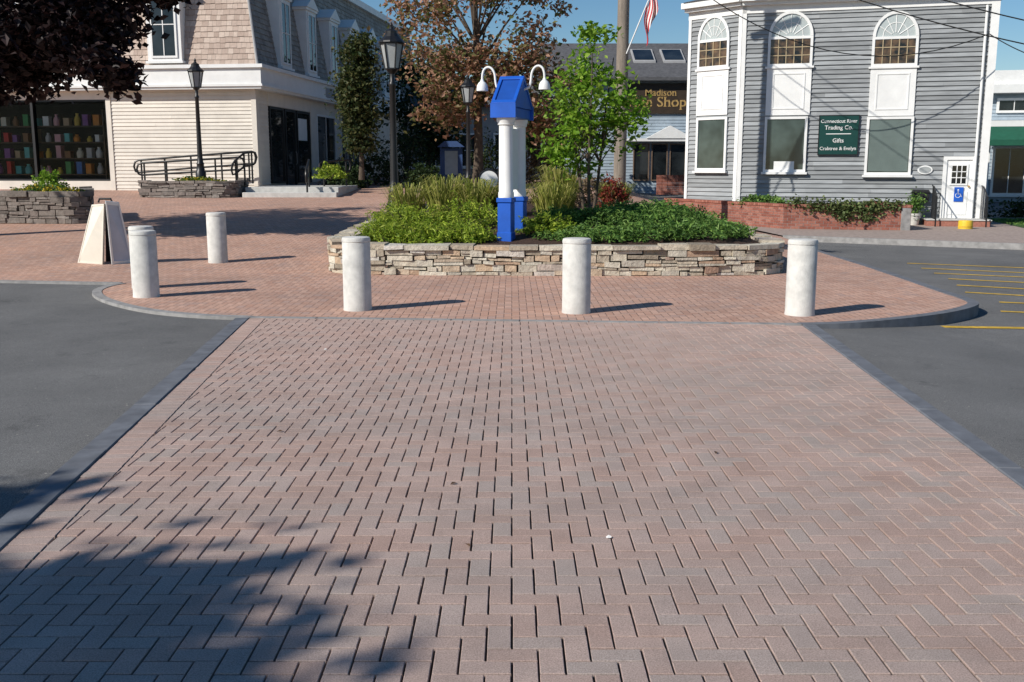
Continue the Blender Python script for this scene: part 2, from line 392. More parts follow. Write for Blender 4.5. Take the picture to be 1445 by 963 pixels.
# crosswalk edges
l1 = Vector(G(6, 772)[:2]); l0 = FL0.copy(); dl = (l0-l1).normalized(); lE = l1-dl*7
r1 = Vector(G(1445, 690)[:2]); r0 = FR0.copy(); dr = (r0-r1).normalized(); rE = r1-dr*7
bedf = lambda x, y: -.016
sheet('crosswalk_bed', [lE, rE, r0, l0], bedf, M['bed'], 'sandy bed showing in the joints of the brick crossing', 'pavement', 40)
def strip(a, b_, w, side, label):
    mb = MB(); d = (b_-a); L = d.length; d.normalize(); q = Vector((-d.y, d.x))*side; s = 0
    while s < L:
        e = min(L, s+random.uniform(1.1, 1.5)); p0 = a+d*(s+.004); p1 = a+d*(e-.004)
        c0, c1 = p0+q*w, p1+q*w; z0, z1 = -.15, .009+random.uniform(-.002, .002)
        ps = [p0, p1, c1, c0] if side > 0 else [c0, c1, p1, p0]
        mb.hexa([(p.x, p.y, z0) for p in ps]+[(p.x, p.y, z1) for p in ps]); s = e
    tag(mb.build('crosswalk_kerb', M['slate'], bevel=.006), label, 'kerb', kind='structure')
strip(lE, l0, .155, 1, 'grey stone edging strip along the left side of the brick crossing')
strip(rE, r0, .14, -1, 'grey stone edging strip along the right side of the brick crossing')
# real pavers
def paver(mb, cx, cy, ux, uy, hl, hw, gap=.0036, ch=.0022):
    zt = random.uniform(-.0014, .0014); tx, ty = random.uniform(-.006, .006), random.uniform(-.006, .006)
    cx += random.uniform(-.0008, .0008); cy += random.uniform(-.0008, .0008)
    rings = [(hl-gap, hw-gap, -.02), (hl-gap, hw-gap, -ch*.9), (hl-gap-ch, hw-gap-ch, 0)]
    vs = []
    for a, b_, z in rings:
        for sa, sb in ((-1, -1), (1, -1), (1, 1), (-1, 1)):
            lx, ly = sa*a, sb*b_
            vs.append((cx+ux*lx-uy*ly, cy+uy*lx+ux*ly, z+zt+lx*tx+ly*ty))
    fs = [(8, 9, 10, 11)]
    for r_ in (0, 4):
        for k in range(4): fs.append((r_+k, r_+(k+1) % 4, r_+4+(k+1) % 4, r_+4+k))
    mb.add(vs, fs)
mb = MB(); w = PW
for j in range(-34, 128):
    for i in range(-44, 46):
        k = (i-j) % 4; y0 = j*w; x0 = i*w
        if not (lE.x-1.6 < x0 < r0.x+.3): continue
        if k == 0: paver(mb, x0+w, y0+w/2, 1, 0, w, w/2)
        elif k == 3: paver(mb, x0+w/2, y0+w, 0, 1, w, w/2)
bm = bmesh.new(); me = bpy.data.meshes.new('t'); me.from_pydata(mb.v, [], mb.f); bm.from_mesh(me); bpy.data.meshes.remove(me)
sold = 2*PW+.005
qL = Vector((dl.y, -dl.x)); qR = Vector((-dr.y, dr.x))
fd = (r0-l0).normalized(); fn_ = Vector((-fd.y, fd.x))
for co, no in ((l0+qL*sold, -qL), (r0+qR*sold, -qR), (l0, fn_), (lE, Vector((0, -1)))):
    bmesh.ops.bisect_plane(bm, geom=bm.verts[:]+bm.edges[:]+bm.faces[:], plane_co=(co.x, co.y, 0), plane_no=(no.x, no.y, 0), clear_outer=True)
me = bpy.data.meshes.new('sold'); sb = MB()
for a, d, q, e_ in ((lE, dl, qL, l0), (rE, dr, qR, r0)):
    L = (e_-a).length; s = 0
    while s+PW < L-.02:
        c = a+d*(s+PW/2)+q*PW; paver(sb, c.x, c.y, q.x, q.y, PW, PW/2); s += PW
me.from_pydata(sb.v, [], sb.f); bm.from_mesh(me)
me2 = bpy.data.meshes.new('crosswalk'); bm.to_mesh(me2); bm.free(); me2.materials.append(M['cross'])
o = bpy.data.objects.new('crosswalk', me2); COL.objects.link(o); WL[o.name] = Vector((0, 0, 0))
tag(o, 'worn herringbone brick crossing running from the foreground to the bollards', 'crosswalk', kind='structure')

# sidewalk by the grey building
sw = [(6.75, 24.9), (10.95, 22.3), (20, 16.6), (30, 16.6), (30, 40), (16, 40), (7.0, 33), (6.6, 28)]
sheet('sidewalk', sw, lambda x, y: 0.0+T(x, y)*.2, M['walk'], 'brick sidewalk in front of the grey clapboard building', 'sidewalk')
kb = MB(); ribbon(kb, [Vector(sw[0]), Vector(sw[1]), Vector(sw[2])], .13, lambda x, y: T(x, y)*.2, .008); tag(kb.build('sidewalk_kerb', M['granite']), 'pale granite kerb of the sidewalk by the grey building', 'kerb', kind='structure')
sheet('lawn', [(14.25, 27.6), (19, 25.4), (29, 25.4), (29, 33), (15.6, 33.2)], lambda x, y: .008+T(x, y)*.2, M['lawn'], 'strip of green lawn right of the grey building', 'lawn')
# parking stripes
stripes = [((1260, 458), (1600, 466)), ((1412, 440), (1640, 450)), ((1410, 427), (1640, 437)), ((1362, 413), (1620, 428)), ((1350, 403), (1600, 417)), ((1338, 394), (1560, 405)), ((1318, 386), (1540, 396)), ((1300, 379), (1500, 388)), ((1280, 372), (1480, 380))]
names_ = ['nearest', 'second', 'third', 'fourth', 'fifth', 'sixth', 'seventh', 'eighth', 'farthest']
for k, (p, q) in enumerate(stripes):
    a = Vector(G(*p, A)[:2]); b_ = Vector(G(*q, A)[:2]); d = (b_-a).normalized(); b_ = a+d*min((b_-a).length, 7); n_ = Vector((-d.y, d.x))*(.07 if k == 0 else .05)
    mb = MB(); m_ = 14
    for i in range(m_):
        c0, c1 = a.lerp(b_, i/m_), a.lerp(b_, (i+1)/m_)
        mb.quad(*[(p_.x, p_.y, A(p_.x, p_.y)+.006) for p_ in (c0-n_, c1-n_, c1+n_, c0+n_)])
    tag(mb.build('parking_line', M['yellow']), f'{names_[k]} yellow parking line on the asphalt right of the plaza', 'road marking', kind='structure')

# ------------------------------------------------------------------ stone walls
def stonewall(pts, closed, zf, h, th, mat, parent, courses=6, lmin=.12, lmax=.42, cap=True):
    P = [Vector(p[:2]) for p in pts]
    if closed: P = P+[P[0]]
    cum = [0]
    for a, b_ in zip(P, P[1:]): cum.append(cum[-1]+(b_-a).length)
    L = cum[-1]
    def at_s(s):
        s = min(max(s, 0), L-1e-4)
        for i in range(len(P)-1):
            if s <= cum[i+1]:
                d = (P[i+1]-P[i]).normalized(); return P[i]+d*(s-cum[i]), d
        return P[-1], (P[-1]-P[-2]).normalized()
    mb = MB(); hc = h*(.84 if cap else 1)/courses
    zs = [0]+[hc*(k+random.uniform(-.12, .12)) for k in range(1, courses)]+[hc*courses]
    def wob(k, s): return 0 if k in (0, courses) else .022*math.sin(s*1.7+k*2.1)+.012*math.sin(s*4.3+k)
    def stone(s0, s1, z0, z1, o0, o1):
        p0, d0 = at_s(s0); p1, d1 = at_s(s1)
        q0 = Vector((d0.y, -d0.x)); q1 = Vector((d1.y, -d1.x))
        zb = zf(p0.x, p0.y)
        def j(): return random.uniform(-.013, .013)
        base = [p0+q0*(o1+j())+d0*j(), p1+q1*(o1+j())+d1*j(), p1-q1*(o0), p0-q0*(o0)]
        b4 = [(p.x, p.y, zb+z0+j()*.8) for p in base]; t4 = [(p.x, p.y, zb+z1+j()*.8) for p in base]
        mb.hexa(b4+t4)
    for k in range(courses):
        s = random.uniform(-.2, 0)
        while s < L:
            l = random.uniform(lmin, lmax)*random.choice((.7, 1, 1, 1.3)); s1 = min(s+l, L)
            if s1-max(s, 0) > .04:
                sm = (s+s1)/2; z0, z1 = zs[k]+wob(k, sm)+.005, zs[k+1]+wob(k+1, sm)-.005
                oo = random.uniform(-.02, .03); a_, b2 = max(s, 0)+.006, s1-.006
                if random.random() < .22 and z1-z0 > .065:
                    zm = z0+(z1-z0)*random.uniform(.4, .6); stone(a_, b2, z0, zm-.003, th*.5, oo); stone(a_+.01, b2-.005, zm+.003, z1, th*.5, oo+random.uniform(-.02, .02))
                else: stone(a_, b2, z0, z1, th*.5, oo)
            s += l
    if cap:
        s = 0
        while s < L:
            l = random.uniform(.3, .75); s1 = min(s+l, L)
            if s1-s > .08: stone(s+.008, s1-.008, zs[-1]+.004, h+random.uniform(-.018, .02), th, random.uniform(0, .06))
            s += l
    mb.build('wall', mat, parent, bevel=.017, seg=2)
    cb = MB(); n = int(L/.3)
    for i in range(n):
        a, da = at_s(L*i/n); b_, db = at_s(L*(i+1)/n); qa = Vector((da.y, -da.x)); qb = Vector((db.y, -db.x))
        za, zb = zf(a.x, a.y), zf(b_.x, b_.y); pa, pb = a-qa*.045, b_-qb*.045; ra, rb = a-qa*th*.9, b_-qb*th*.9
        cb.hexa([(pa.x, pa.y, za-.2), (pb.x, pb.y, zb-.2), (rb.x, rb.y, zb-.2), (ra.x, ra.y, za-.2), (pa.x, pa.y, za+h*.84), (pb.x, pb.y, zb+h*.84), (rb.x, rb.y, zb+h*.84), (ra.x, ra.y, za+h*.84)])
    cb.build('wall_core', M['core'], parent)
PO = cr([(-2.0, 15.62), (0, 15.5), (2, 15.46), (3.6, 15.5), (4.2, 15.8), (4.45, 16.5), (4.4, 18.5), (4.1, 21), (3.7, 24), (2.2, 25.8), (-.8, 25.6), (-2.4, 23), (-2.85, 19.5), (-3.02, 17), (-2.95, 16.1), (-2.6, 15.72), (-2.0, 15.62)], 5)[:-1]
PH = .47
def mound(x, y):
    best = 1e9
    for p in PO: best = min(best, (p.x-x)**2+(p.y-y)**2)
    d = math.sqrt(best); return T(x, y)+PH-.07+.22*ss(0, 2.2, d)
rt = empty('stone_planter', (.7, 15.5, 0)); tag(rt, 'large raised planter of stacked pale fieldstone in the middle of the plaza', 'planter')
stonewall(PO, True, T, PH, .34, M['stone'], rt, 5, .13, .42)
so = MB(); cen = Vector((.6, 20)); rings = []
for f in (1, .85, .6, .3):
    rings.append([cen+(p-cen)*f for p in PO])
n = len(PO)
for r_ in rings:
    for p in r_:
        q = cen+(p-cen)*(.955 if r_ is rings[0] else 1); so.v.append((q.x, q.y, mound(q.x, q.y)))
for a_ in range(3):
    for i in range(n): so.f.append((a_*n+i, a_*n+(i+1) % n, (a_+1)*n+(i+1) % n, (a_+1)*n+i))
so.f.append(tuple(3*n+i for i in range(n)))
so.build('soil', M['mulch'], rt, smooth=True)
# left planters
a0 = [(-15, 24.3), (-10.5, 24.0), (-10.15, 24.3), (-11.1, 26.6)]
rt = empty('stone_planter', (-12, 24, T(-12, 24))); tag(rt, 'low dark stone planter at the far left edge with flowers', 'planter')
stonewall(a0, False, T, .76, .3, M['stone2'], rt, 6)
mb = MB(); mb.quad((-15, 24.3, 1.0), (-10.25, 24.15, 1.0), (-11.15, 26.5, 1.06), (-15, 26.5, 1.06)); mb.build('soil', M['mulch'], rt)
a1 = [(-12.3, 33.4), (-12.2, 32.9), (-9.3, 32.7), (-9.0, 33.0), (-8.95, 34.3)]
rt = empty('stone_planter', (-10.7, 32.8, T(-10, 32.8))); tag(rt, 'low brown stone planter below the ramp rail with a lamp post in it', 'planter')
stonewall(a1, False, T, .55, .3, M['stone2'], rt, 5)
mb = MB(); mb.quad((-12.3, 32.9, 1.2), (-9.1, 32.8, 1.2), (-9, 34.4, 1.23), (-12.3, 34.4, 1.23)); mb.build('soil', M['mulch'], rt)

# ------------------------------------------------------------------ plants
def leaf_obj(name, C, size, mat, parent, aspect=.6, up=.35, var=.35):
    C = np.asarray(C); N = len(C); off = WL[parent.name] if parent else Vector((0, 0, 0))
    nrm = rng.normal(size=(N, 3)); nrm[:, 2] = np.abs(nrm[:, 2])+up; nrm /= np.linalg.norm(nrm, axis=1)[:, None]
    t = rng.normal(size=(N, 3)); t -= nrm*(t*nrm).sum(1)[:, None]; t /= np.linalg.norm(t, axis=1)[:, None]
    b_ = np.cross(nrm, t); s = size*(1+var*rng.uniform(-1, 1, N))[:, None]
    V = np.stack([C+t*s*.5, C+b_*s*.5*aspect+nrm*s*.1, C-t*s*.5, C-b_*s*.5*aspect+nrm*s*.1], 1).reshape(-1, 3)-np.array(off)
    me = bpy.data.meshes.new(name); me.from_pydata(V.tolist(), [], np.arange(4*N).reshape(-1, 4).tolist()); me.materials.append(mat)
    o = bpy.data.objects.new(name, me); COL.objects.link(o); WL[o.name] = off
    if parent: o.parent = parent
    return o
def crown(center, radii, ncl, per, cr_, shell=.45, flat=0):
    cs = []
    while len(cs) < ncl:
        d = rng.normal(size=3); d /= np.linalg.norm(d); r_ = rng.uniform(shell, 1)**.7
        cs.append(np.array(center)+d*r_*np.array(radii))
    pts = []
    for c in cs:
        k = rng.uniform(.6, 1.4); q = rng.normal(size=(int(per*k), 3))*np.array([1, 1, .7])*cr_*k*.55+c; pts.append(q)
    return np.concatenate(pts), cs
def tree(name, label, base, hh, crowns, leaf, mat, tr, stems=1, group=None, limbn=14, lean=(0, 0), aspect=.65):
    rt = empty(name, base); tag(rt, label, 'tree', group); b0 = Vector(base)
    P = []; CS = []
    for cr1 in crowns:
        p, c = crown(*cr1); P.append(p); CS += c
    mb = MB()
    for s in range(stems):
        a = 2*math.pi*s/stems+.5; sp = .07*(stems > 1)
        top = Vector((b0.x+lean[0]+math.cos(a)*sp*7, b0.y+lean[1]+math.sin(a)*sp*7, b0.z+hh)); pts = []; rad = []
        for i in range(9):
            t = i/8; p = (b0+Vector((math.cos(a)*sp, math.sin(a)*sp, -.1))).lerp(top, t)
            p += Vector((math.sin(t*7+s)*.05*hh*.1, math.cos(t*5+s)*.05*hh*.1, 0)); pts.append(p); rad.append(tr*(1.35 if i == 0 else 1)*(1-.75*t))
        mb.tube(pts, rad, 9)
        for c in CS[s::stems][:limbn]:
            c = Vector(c); t = min(.95, max(.3, (c.z-b0.z)/hh*.75)); k = min(8, int(t*8)); st = pts[k]; mid = st.lerp(c, .5)+Vector((0, 0, .08*hh*.3))
            mb.tube([st, mid, c], [rad[k]*.5, rad[k]*.3, rad[k]*.1], 6)
    mb.build('trunk', M['bark'], rt, smooth=True); leaf_obj('crown', np.concatenate(P), leaf, mat, rt, aspect)
    return rt
pv = lambda px, py, Y: tuple(at(px, py, Y))
tree('purple_maple', 'dark purple leaved maple hanging into the upper left corner', (-12.6, 20.6, T(-12, 20)), 7,
     [((-11.4, 20.8, 6.1), (4.2, 2.8, 1.8), 60, 210, .75), (pv(225, -30, 20), (.7, 1.2, .4), 12, 230, .4, .1), (pv(105, 50, 20), (1.05, 1.3, .75), 22, 300, .5, .1), (pv(0, 75, 20), (1.2, 1.2, .8), 20, 300, .5, .1), (pv(158, 98, 19.6), (.3, .6, .3), 6, 150, .28, .1), (pv(-60, 110, 20), (1.2, 1.0, .6), 14, 240, .5)], .18, M['lpurple'], .24, limbn=26)
tree('autumn_tree', 'large tree with reddish brown autumn leaves behind the blue kiosk', (-1.3, 38, T(-1, 38)), 8.5,
     [((-1.1, 38, 7.0), (3.6, 2.8, 3.0), 66, 135, .7), ((.9, 37.5, 4.3), (1.9, 1.6, 1.4), 20, 130, .6), ((-2.6, 38, 4.4), (1.6, 1.4, 1.5), 15, 120, .55)], .2, M['lred'], .2, limbn=30)
gb = at(830, 306, 18.3)
tree('young_green_tree', 'young multi stemmed tree with bright green leaves in the planter', (gb.x, gb.y, mound(gb.x, gb.y)), 2.9,
     [((gb.x+.12, gb.y, 2.75), (.92, .75, .74), 46, 50, .25, .3), ((gb.x+.05, gb.y, 1.9), (.85, .6, .35), 12, 40, .24), ((gb.x+.1, gb.y, 3.65), (.40, .35, .5), 11, 44, .2)], .11, M['lgreen'], .035, stems=3, limbn=14)
tree('columnar_tree', 'narrow upright green tree beside the left building', at(510, 250, 34.5), 4.6, [((at(508, 150, 34.5).x, 34.5, 3.9), (.42, .42, 2.4), 56, 170, .40, .1)], .14, M['lcol'], .08)
tree('street_tree', 'leafy street tree beside the camera throwing shade on the crossing', (-10.7, -3.2, A(-10.7, -3.2)), 6.2,
     [((-10.1, -3.0, 5.5), (1.75, 1.9, 1.3), 95, 330, .42, .05), ((-9.6, .25, 5.0), (.6, .45, .3), 6, 80, .28, .1), ((-9.0, -.55, 5.0), (.6, .25, .25), 4, 34, .25, .1)], .19, M['lnear'], .18)
tree('background_tree', 'dark green tree filling the gap behind the small lamp post', (-3.9, 47, T(-4, 47)), 5, [((-3.9, 47, 4.3), (1.9, 1.6, 2.3), 40, 150, .7)], .2, M['ldark'], .14)
tree('background_tree', 'dark green tree behind the young green tree', (1.6, 46, T(1.6, 46)), 4.2, [((1.6, 46, 3.6), (1.6, 1.4, 1.5), 30, 150, .6)], .2, M['ldark'], .12)
tree('background_tree', 'green tree beyond the right hand shops', (27, 60, T(27, 60)), 5, [((27, 60, 3.8), (3, 2.6, 2.2), 40, 150, .9)], .24, M['ldark'], .2)
def shrub(name, label, p, rx, ry, h, n, leaf, mat, group=None, aspect=.6, cat='shrub', spiky=.22):
    rt = empty(name, p); tag(rt, label, cat, group)
    d = rng.normal(size=(n, 3)); d /= np.linalg.norm(d, axis=1)[:, None]; d[:, 2] = np.abs(d[:, 2])
    lump = 1+spiky*np.sin(d[:, 0]*9+p[0]*3)*np.cos(d[:, 1]*8+p[1])+spiky*.5*np.sin(d[:, 2]*11+d[:, 0]*6)
    r_ = (rng.uniform(.35, 1, n)**.5*lump)[:, None]
    leaf_obj('foliage', np.array(p)+d*r_*np.array([rx, ry, h]), leaf, mat, rt, aspect)
    mb = MB()
    for k in range(6):
        a = k*1.05; mb.tube([Vector(p)-Vector((0, 0, .05)), Vector(p)+Vector((math.cos(a)*rx*.35, math.sin(a)*ry*.35, h*.45)), Vector(p)+Vector((math.cos(a)*rx*.6, math.sin(a)*ry*.6, h*.8))], [.015, .01, .004], 5)
    mb.build('stem', M['bark'], rt); return rt
def mp(x, y, dz=-.02): return (x, y, mound(x, y)+dz)
for k, (x, y, rx, h, lb) in enumerate([(-2.05, 16.5, .50, .30, 'leftmost low yellow green shrub at the front of the planter'), (-1.35, 16.35, .52, .30, 'second low yellow green shrub from the left along the planter front'),
        (-.72, 16.4, .48, .28, 'low yellow green shrub just left of the blue kiosk base'), (-1.75, 17.4, .7, .46, 'spreading green shrub behind the left front of the planter'),
        (-.75, 17.5, .7, .46, 'spreading green shrub behind the kiosk on its left'), (-2.1, 18.6, .55, .42, 'green shrub at the foot of the tall lamp post in the planter'), (.62, 16.9, .46, .32, 'low green shrub just right of the blue kiosk base')]):
    shrub('low_shrub', lb, mp(x, y), rx, rx*.85, h, 2000, .085, M['lshrub'], 'low shrubs in the stone planter', .28, spiky=.34)
def grass(label, p, r_, h, n):
    rt_ = MB()
    for i in range(n):
        a = random.uniform(0, 6.28); rr = r_*math.sqrt(random.random())*.5; b0 = Vector(p)+Vector((math.cos(a)*rr, math.sin(a)*rr, 0))
        a2 = a+random.uniform(-.6, .6); o_ = Vector((math.cos(a2), math.sin(a2), 0)); hh = h*random.uniform(.6, 1.1); ln = r_*random.uniform(.4, 1.1); sd = Vector((-o_.y, o_.x, 0))*.013
        q = [b0, b0+o_*ln*.25+Vector((0, 0, hh*.55)), b0+o_*ln*.6+Vector((0, 0, hh*.95)), b0+o_*ln+Vector((0, 0, hh*.85))]
        ws = [1, .9, .6, .05]; vs = []
        for qq, w_ in zip(q, ws): vs += [qq-sd*w_, qq+sd*w_]
        rt_.add(vs, [(0, 1, 3, 2), (2, 3, 5, 4), (4, 5, 7, 6)])
    o = rt_.build('grass_clump', M['lgrass'])
    tag(o, label, 'plant', 'ornamental grass clumps in the planter')
for x, y, r_, h, lb in [(-2.0, 19.6, .5, .8, 'yellow green grass clump nearest the tall lamp post'), (-1.3, 19.0, .5, .8, 'yellow green grass clump second from the lamp post'), (-.7, 19.0, .5, .75, 'yellow green grass clump left of the kiosk'),
        (-.1, 19.4, .5, .6, 'yellow green grass clump directly behind the kiosk'), (.75, 18.6, .5, .72, 'yellow green grass clump just right of the kiosk'), (1.0, 20.4, .5, .8, 'tall grass clump left of the young green tree'), (2.1, 20.6, .45, .6, 'grass clump right of the young green tree')]:
    grass(lb, mp(x, y), r_, h*random.uniform(.9, 1.15), 260)
pts = []
for (x, y, rx, ry, h) in [(1.3, 16.5, .8, .55, .22), (2.3, 16.6, .9, .6, .26), (3.2, 16.8, .8, .7, .24), (3.7, 17.8, .5, .9, .22), (2.6, 17.8, 1.0, .7, .34), (1.6, 17.7, .7, .6, .32), (3.2, 19.2, .8, .9, .3), (2.2, 19.0, .7, .7, .3), (3.2, 21.5, .6, 1.2, .3), (.9, 17.6, .5, .5, .3)]:
    n = 2600; d = rng.normal(size=(n, 3)); d /= np.linalg.norm(d, axis=1)[:, None]; d[:, 2] = np.abs(d[:, 2])
    lump = 1+.3*np.sin(d[:, 0]*9+x*5)*np.sin(d[:, 1]*8)
    q = d*(rng.uniform(.4, 1, n)**.5*lump)[:, None]*np.array([rx, ry, h])+np.array([x, y, mound(x, y)-.03]); pts.append(q)
o = leaf_obj('juniper_ground_cover', np.concatenate(pts), .085, M['ljun'], None, .3, .5); tag(o, 'dark green juniper ground cover spreading over the right of the planter', 'ground cover', kind='stuff')
q = np.stack([rng.uniform(14.9, 24, 9000), rng.uniform(27.5, 33, 9000), np.full(9000, .03)], 1)
o = leaf_obj('lawn_grass', q, .09, M['ljun'], None, .2, -.2); tag(o, 'short green grass on the lawn strip right of the grey building', 'grass', kind='stuff')
shrub('red_shrub', 'small bright red shrub right of the young green tree', mp(2.05, 20.2), .32, .3, .75, 900, .07, M['lredbush'])
shrub('brown_shrub', 'brownish shrub in the planter left of the young tree', mp(1.0, 21.6), .6, .5, .75, 1200, .08, M['lbrown'])
shrub('brown_shrub', 'brownish shrub at the back of the planter by the utility pole', mp(1.9, 23.2), .6, .5, .6, 1000, .08, M['lbrown'])
shrub('flowering_plant', 'round green plant with yellow flowers in the far left planter', (-11.6, 24.8, 1.0), .75, .4, .25, 1500, .075, M['lflower'], cat='plant')
shrub('flowering_plant', 'yellow flowers at the right end of the far left planter', (-10.85, 24.7, 1.0), .4, .3, .2, 900, .065, M['lflower'], cat='plant')
shrub('green_shrub', 'rounded green bush in the far left planter', (-11.7, 25.5, 1.0), .42, .35, .62, 1100, .08, M['lgreen'])
shrub('flowering_plant', 'low flowers in the planter at the foot of the ramp lamp', (-10.4, 33.4, 1.18), .9, .4, .2, 900, .09, M['lflower'], cat='plant')
shrub('green_shrub', 'yellow green bush beside the steps of the left building', at(466, 252, 35), .55, .5, .5, 900, .1, M['lshrub'])
for px, Y, rx, h, lb in [(487, 38, .9, 1.0, 'dark bush under the narrow upright tree'), (530, 40, 1.0, 1.5, 'dark bush behind the tall lamp post'), (575, 42, 1.2, 2.4, 'tall dark bush left of the blue notice board'), (700, 40, 1.1, 2.0, 'tall dark bush behind the kiosk'), (768, 40, .9, 1.8, 'dark bush right of the kiosk'), (600, 38, .8, .9, 'low dark bush in front of the notice board')]:
    x = (px-722.5)/1426*Y; shrub('dark_shrub', lb, (x, Y, T(x, Y)), rx, .8, h, 1600, .13, M['ldark'] if px != 768 else M['lbrown'], 'dark bushes at the back of the plaza')
shrub('hedge', 'dark green hedge right of the grey building', (18.9, 34.2, 0), 2.6, .7, .8, 3500, .13, M['ldark'], cat='hedge')

# ------------------------------------------------------------------ bollards
rt = empty('bollard', (0, 0, 0)); tag(rt, 'x', 'bollard', 'round concrete bollards')
mb = MB(); mb.lathe([(.168, -.05), (.168, .02), (.165, .03), (.164, .795), (.160, .803)], n=36); mb.build('shaft', M['concrete'], rt, True)
mb = MB(); mb.lathe([(.160, .803), (.167, .808), (.167, .838), (.158, .856), (.14, .862), (.02, .866)], n=36); mb.build('cap', M['concrete'], rt, True)
bl = [((813, 444), 'third concrete bollard from the left in the front row, before the planter'), ((505, 440), 'second concrete bollard from the left in the front row'), ((1128, 447), 'rightmost concrete bollard at the corner of the crossing'),
      ((207, 421), 'front left concrete bollard beside the sandwich board'), ((204, 408), 'concrete bollard hidden behind the front left bollard'), ((308, 372), 'farthest concrete bollard standing alone on the left of the plaza')]
for k, (p, lb) in enumerate(bl):
    q = G(*p); d = Vector((q.x, q.y, 0)).normalized()*.165; loc = (q.x+d.x, q.y+d.y, T(q.x, q.y))
    if k == 0: rt.location = loc; rt['label'] = lb
    else: copy_thing(rt, loc, lb, rz=k*1.3)

# ------------------------------------------------------------------ street lamps
rt = empty('street_lamp', (0, 0, 0)); tag(rt, 'x', 'street lamp', 'black post lanterns')
mb = MB(); mb.lathe([(.2, 0), (.2, .08), (.17, .1), (.17, .32), (.14, .36), (.115, .55), (.13, .58), (.1, .64), (.085, .8)], n=16); mb.build('base', M['black'], rt, True)
mb = MB(); mb.lathe([(.085, .8), (.072, 1.6), (.06, 2.7), (.075, 2.72), (.075, 2.77), (.05, 2.8), (.05, 2.95), (.1, 3.0), (.13, 3.04)], n=14); mb.build('pole', M['black'], rt, True)
fr = MB()
for k in range(6):
    a = k*math.pi/3; c, s = math.cos(a), math.sin(a); c2, s2 = math.cos(a+math.pi/3), math.sin(a+math.pi/3)
    fr.tube([(c*.14, s*.14, 3.04), (c*.235, s*.235, 3.55)], .016, 5)
    fr.tube([(c*.235, s*.235, 3.55), (c2*.235, s2*.235, 3.55)], .02, 5); fr.tube([(c*.14, s*.14, 3.05), (c2*.14, s2*.14, 3.05)], .018, 5)
ln = fr.build('lantern', M['black'], rt)
mb = MB(); mb.lathe([(.135, 3.06), (.225, 3.54)], n=6); mb.build('glass', M['frost'], ln)
mb = MB(); mb.lathe([(.275, 3.56), (.27, 3.59), (.17, 3.68), (.13, 3.74), (.13, 3.79), (.06, 3.83), (.03, 3.88), (.04, 3.91), (.012, 3.97)], n=12); mb.build('cap', M['black'], ln)
lamps = [((556, 21.0), None, 'tall black lantern post standing in the stone planter'), ((283, 33.6), 1.22, 'black lantern post in front of the cream siding by the ramp'), ((661, 34), None, 'black lantern post behind the kiosk in front of the autumn tree'), ((574, 50), None, 'distant black lantern post between the buildings')]
for k, ((px, Y), z, lb) in enumerate(lamps):
    x = (px-722.5)/FPX*Y/1.015
    zz = z if z else (mound(x, Y)-.02 if k == 0 else T(x, Y))
    if k == 0: rt.location = (x, Y, zz); rt['label'] = lb
    else: copy_thing(rt, (x, Y, zz), lb, rz=k*.4)

# ------------------------------------------------------------------ kiosk
K0 = Vector((-.095, 16.42, 0)); av = Vector((.27, .963, 0)).normalized(); bv = Vector((av.y, -av.x, 0)); kz = mound(0, 16.8)-.05
KFm = Frame((0, 0), (1, 0)); KFm.o = K0; KFm.e = av; KFm.n = bv        # u runs away from the viewer, d to the right
rt = empty('sign_kiosk', (K0.x, K0.y, kz)); tag(rt, 'blue and white kiosk with two slim posts, a blue roof box and gooseneck lamps', 'kiosk')
for u in (0, .78):
    c = K0+av*u; c = (c.x, c.y, 0)
    mb = MB(); mb.lathe([(.128, 1.18), (.128, 1.26), (.118, 1.28), (.114, 2.34), (.118, 2.40)], c, 28); po = mb.build('post', M['white'], rt, True)
    mb = MB(); mb.fbox(KFm, u-.115, u+.115, -.115, .115, kz-.15, 1.1); mb.fbox(KFm, u-.132, u+.132, -.132, .132, 1.1, 1.18); mb.fbox(KFm, u-.125, u+.125, -.125, .125, kz-.16, kz+.1); mb.build('base', M['blue'], po, bevel=.012)
    mb = MB(); mb.lathe([(.118, 2.33), (.135, 2.345), (.135, 2.38), (.15, 2.40), (.15, 2.455)], c, 28); mb.build('capital', M['white'], po, True)
mb = MB(); mb.fbox(KFm, .115, .665, -.025, .025, 1.3, 2.3); mb.build('board', M['white'], rt, bevel=.008)
EU, EZ, RU, RZ, BH = -.17, 2.68, .39, 3.12, .205
mb = MB(); mb.fbox(KFm, EU+.03, .92, -.165, .165, 2.462, 2.62); mb.build('beam', M['blue'], rt, bevel=.01)
mb = MB()
mb.prism(KFm, [(EU, EZ-.03), (RU, RZ), (RU, RZ-.06), (EU+.03, EZ-.06)][::-1], -BH, BH)
mb.prism(KFm, [(2*RU-EU, EZ-.03), (RU, RZ+.003), (RU, RZ-.06), (2*RU-EU-.03, EZ-.06)], -BH, BH)
mb.fbox(KFm, EU-.02, EU+.028, -BH-.004, BH+.004, 2.45, EZ-.005)
mb.fbox(KFm, 2*RU-EU-.028, 2*RU-EU+.02, -BH-.004, BH+.004, 2.45, EZ-.005)
rf = mb.build('roof', M['blue'], rt)
du_, dz_ = RU-EU, RZ-EZ+.03; ln_ = math.hypot(du_, dz_); nu, nz = -dz_/ln_, du_/ln_
def sp(s, b_, h): return KFm.pt(EU+du_*s+nu*h, b_, EZ-.03+dz_*s+nz*h)
def slopebox(mb, s0_, s1_, b0_, b1_, h0, h1): mb.hexa([sp(s0_, b0_, h0), sp(s0_, b1_, h0), sp(s1_, b1_, h0), sp(s1_, b0_, h0), sp(s0_, b0_, h1), sp(s0_, b1_, h1), sp(s1_, b1_, h1), sp(s1_, b0_, h1)])
mb = MB()
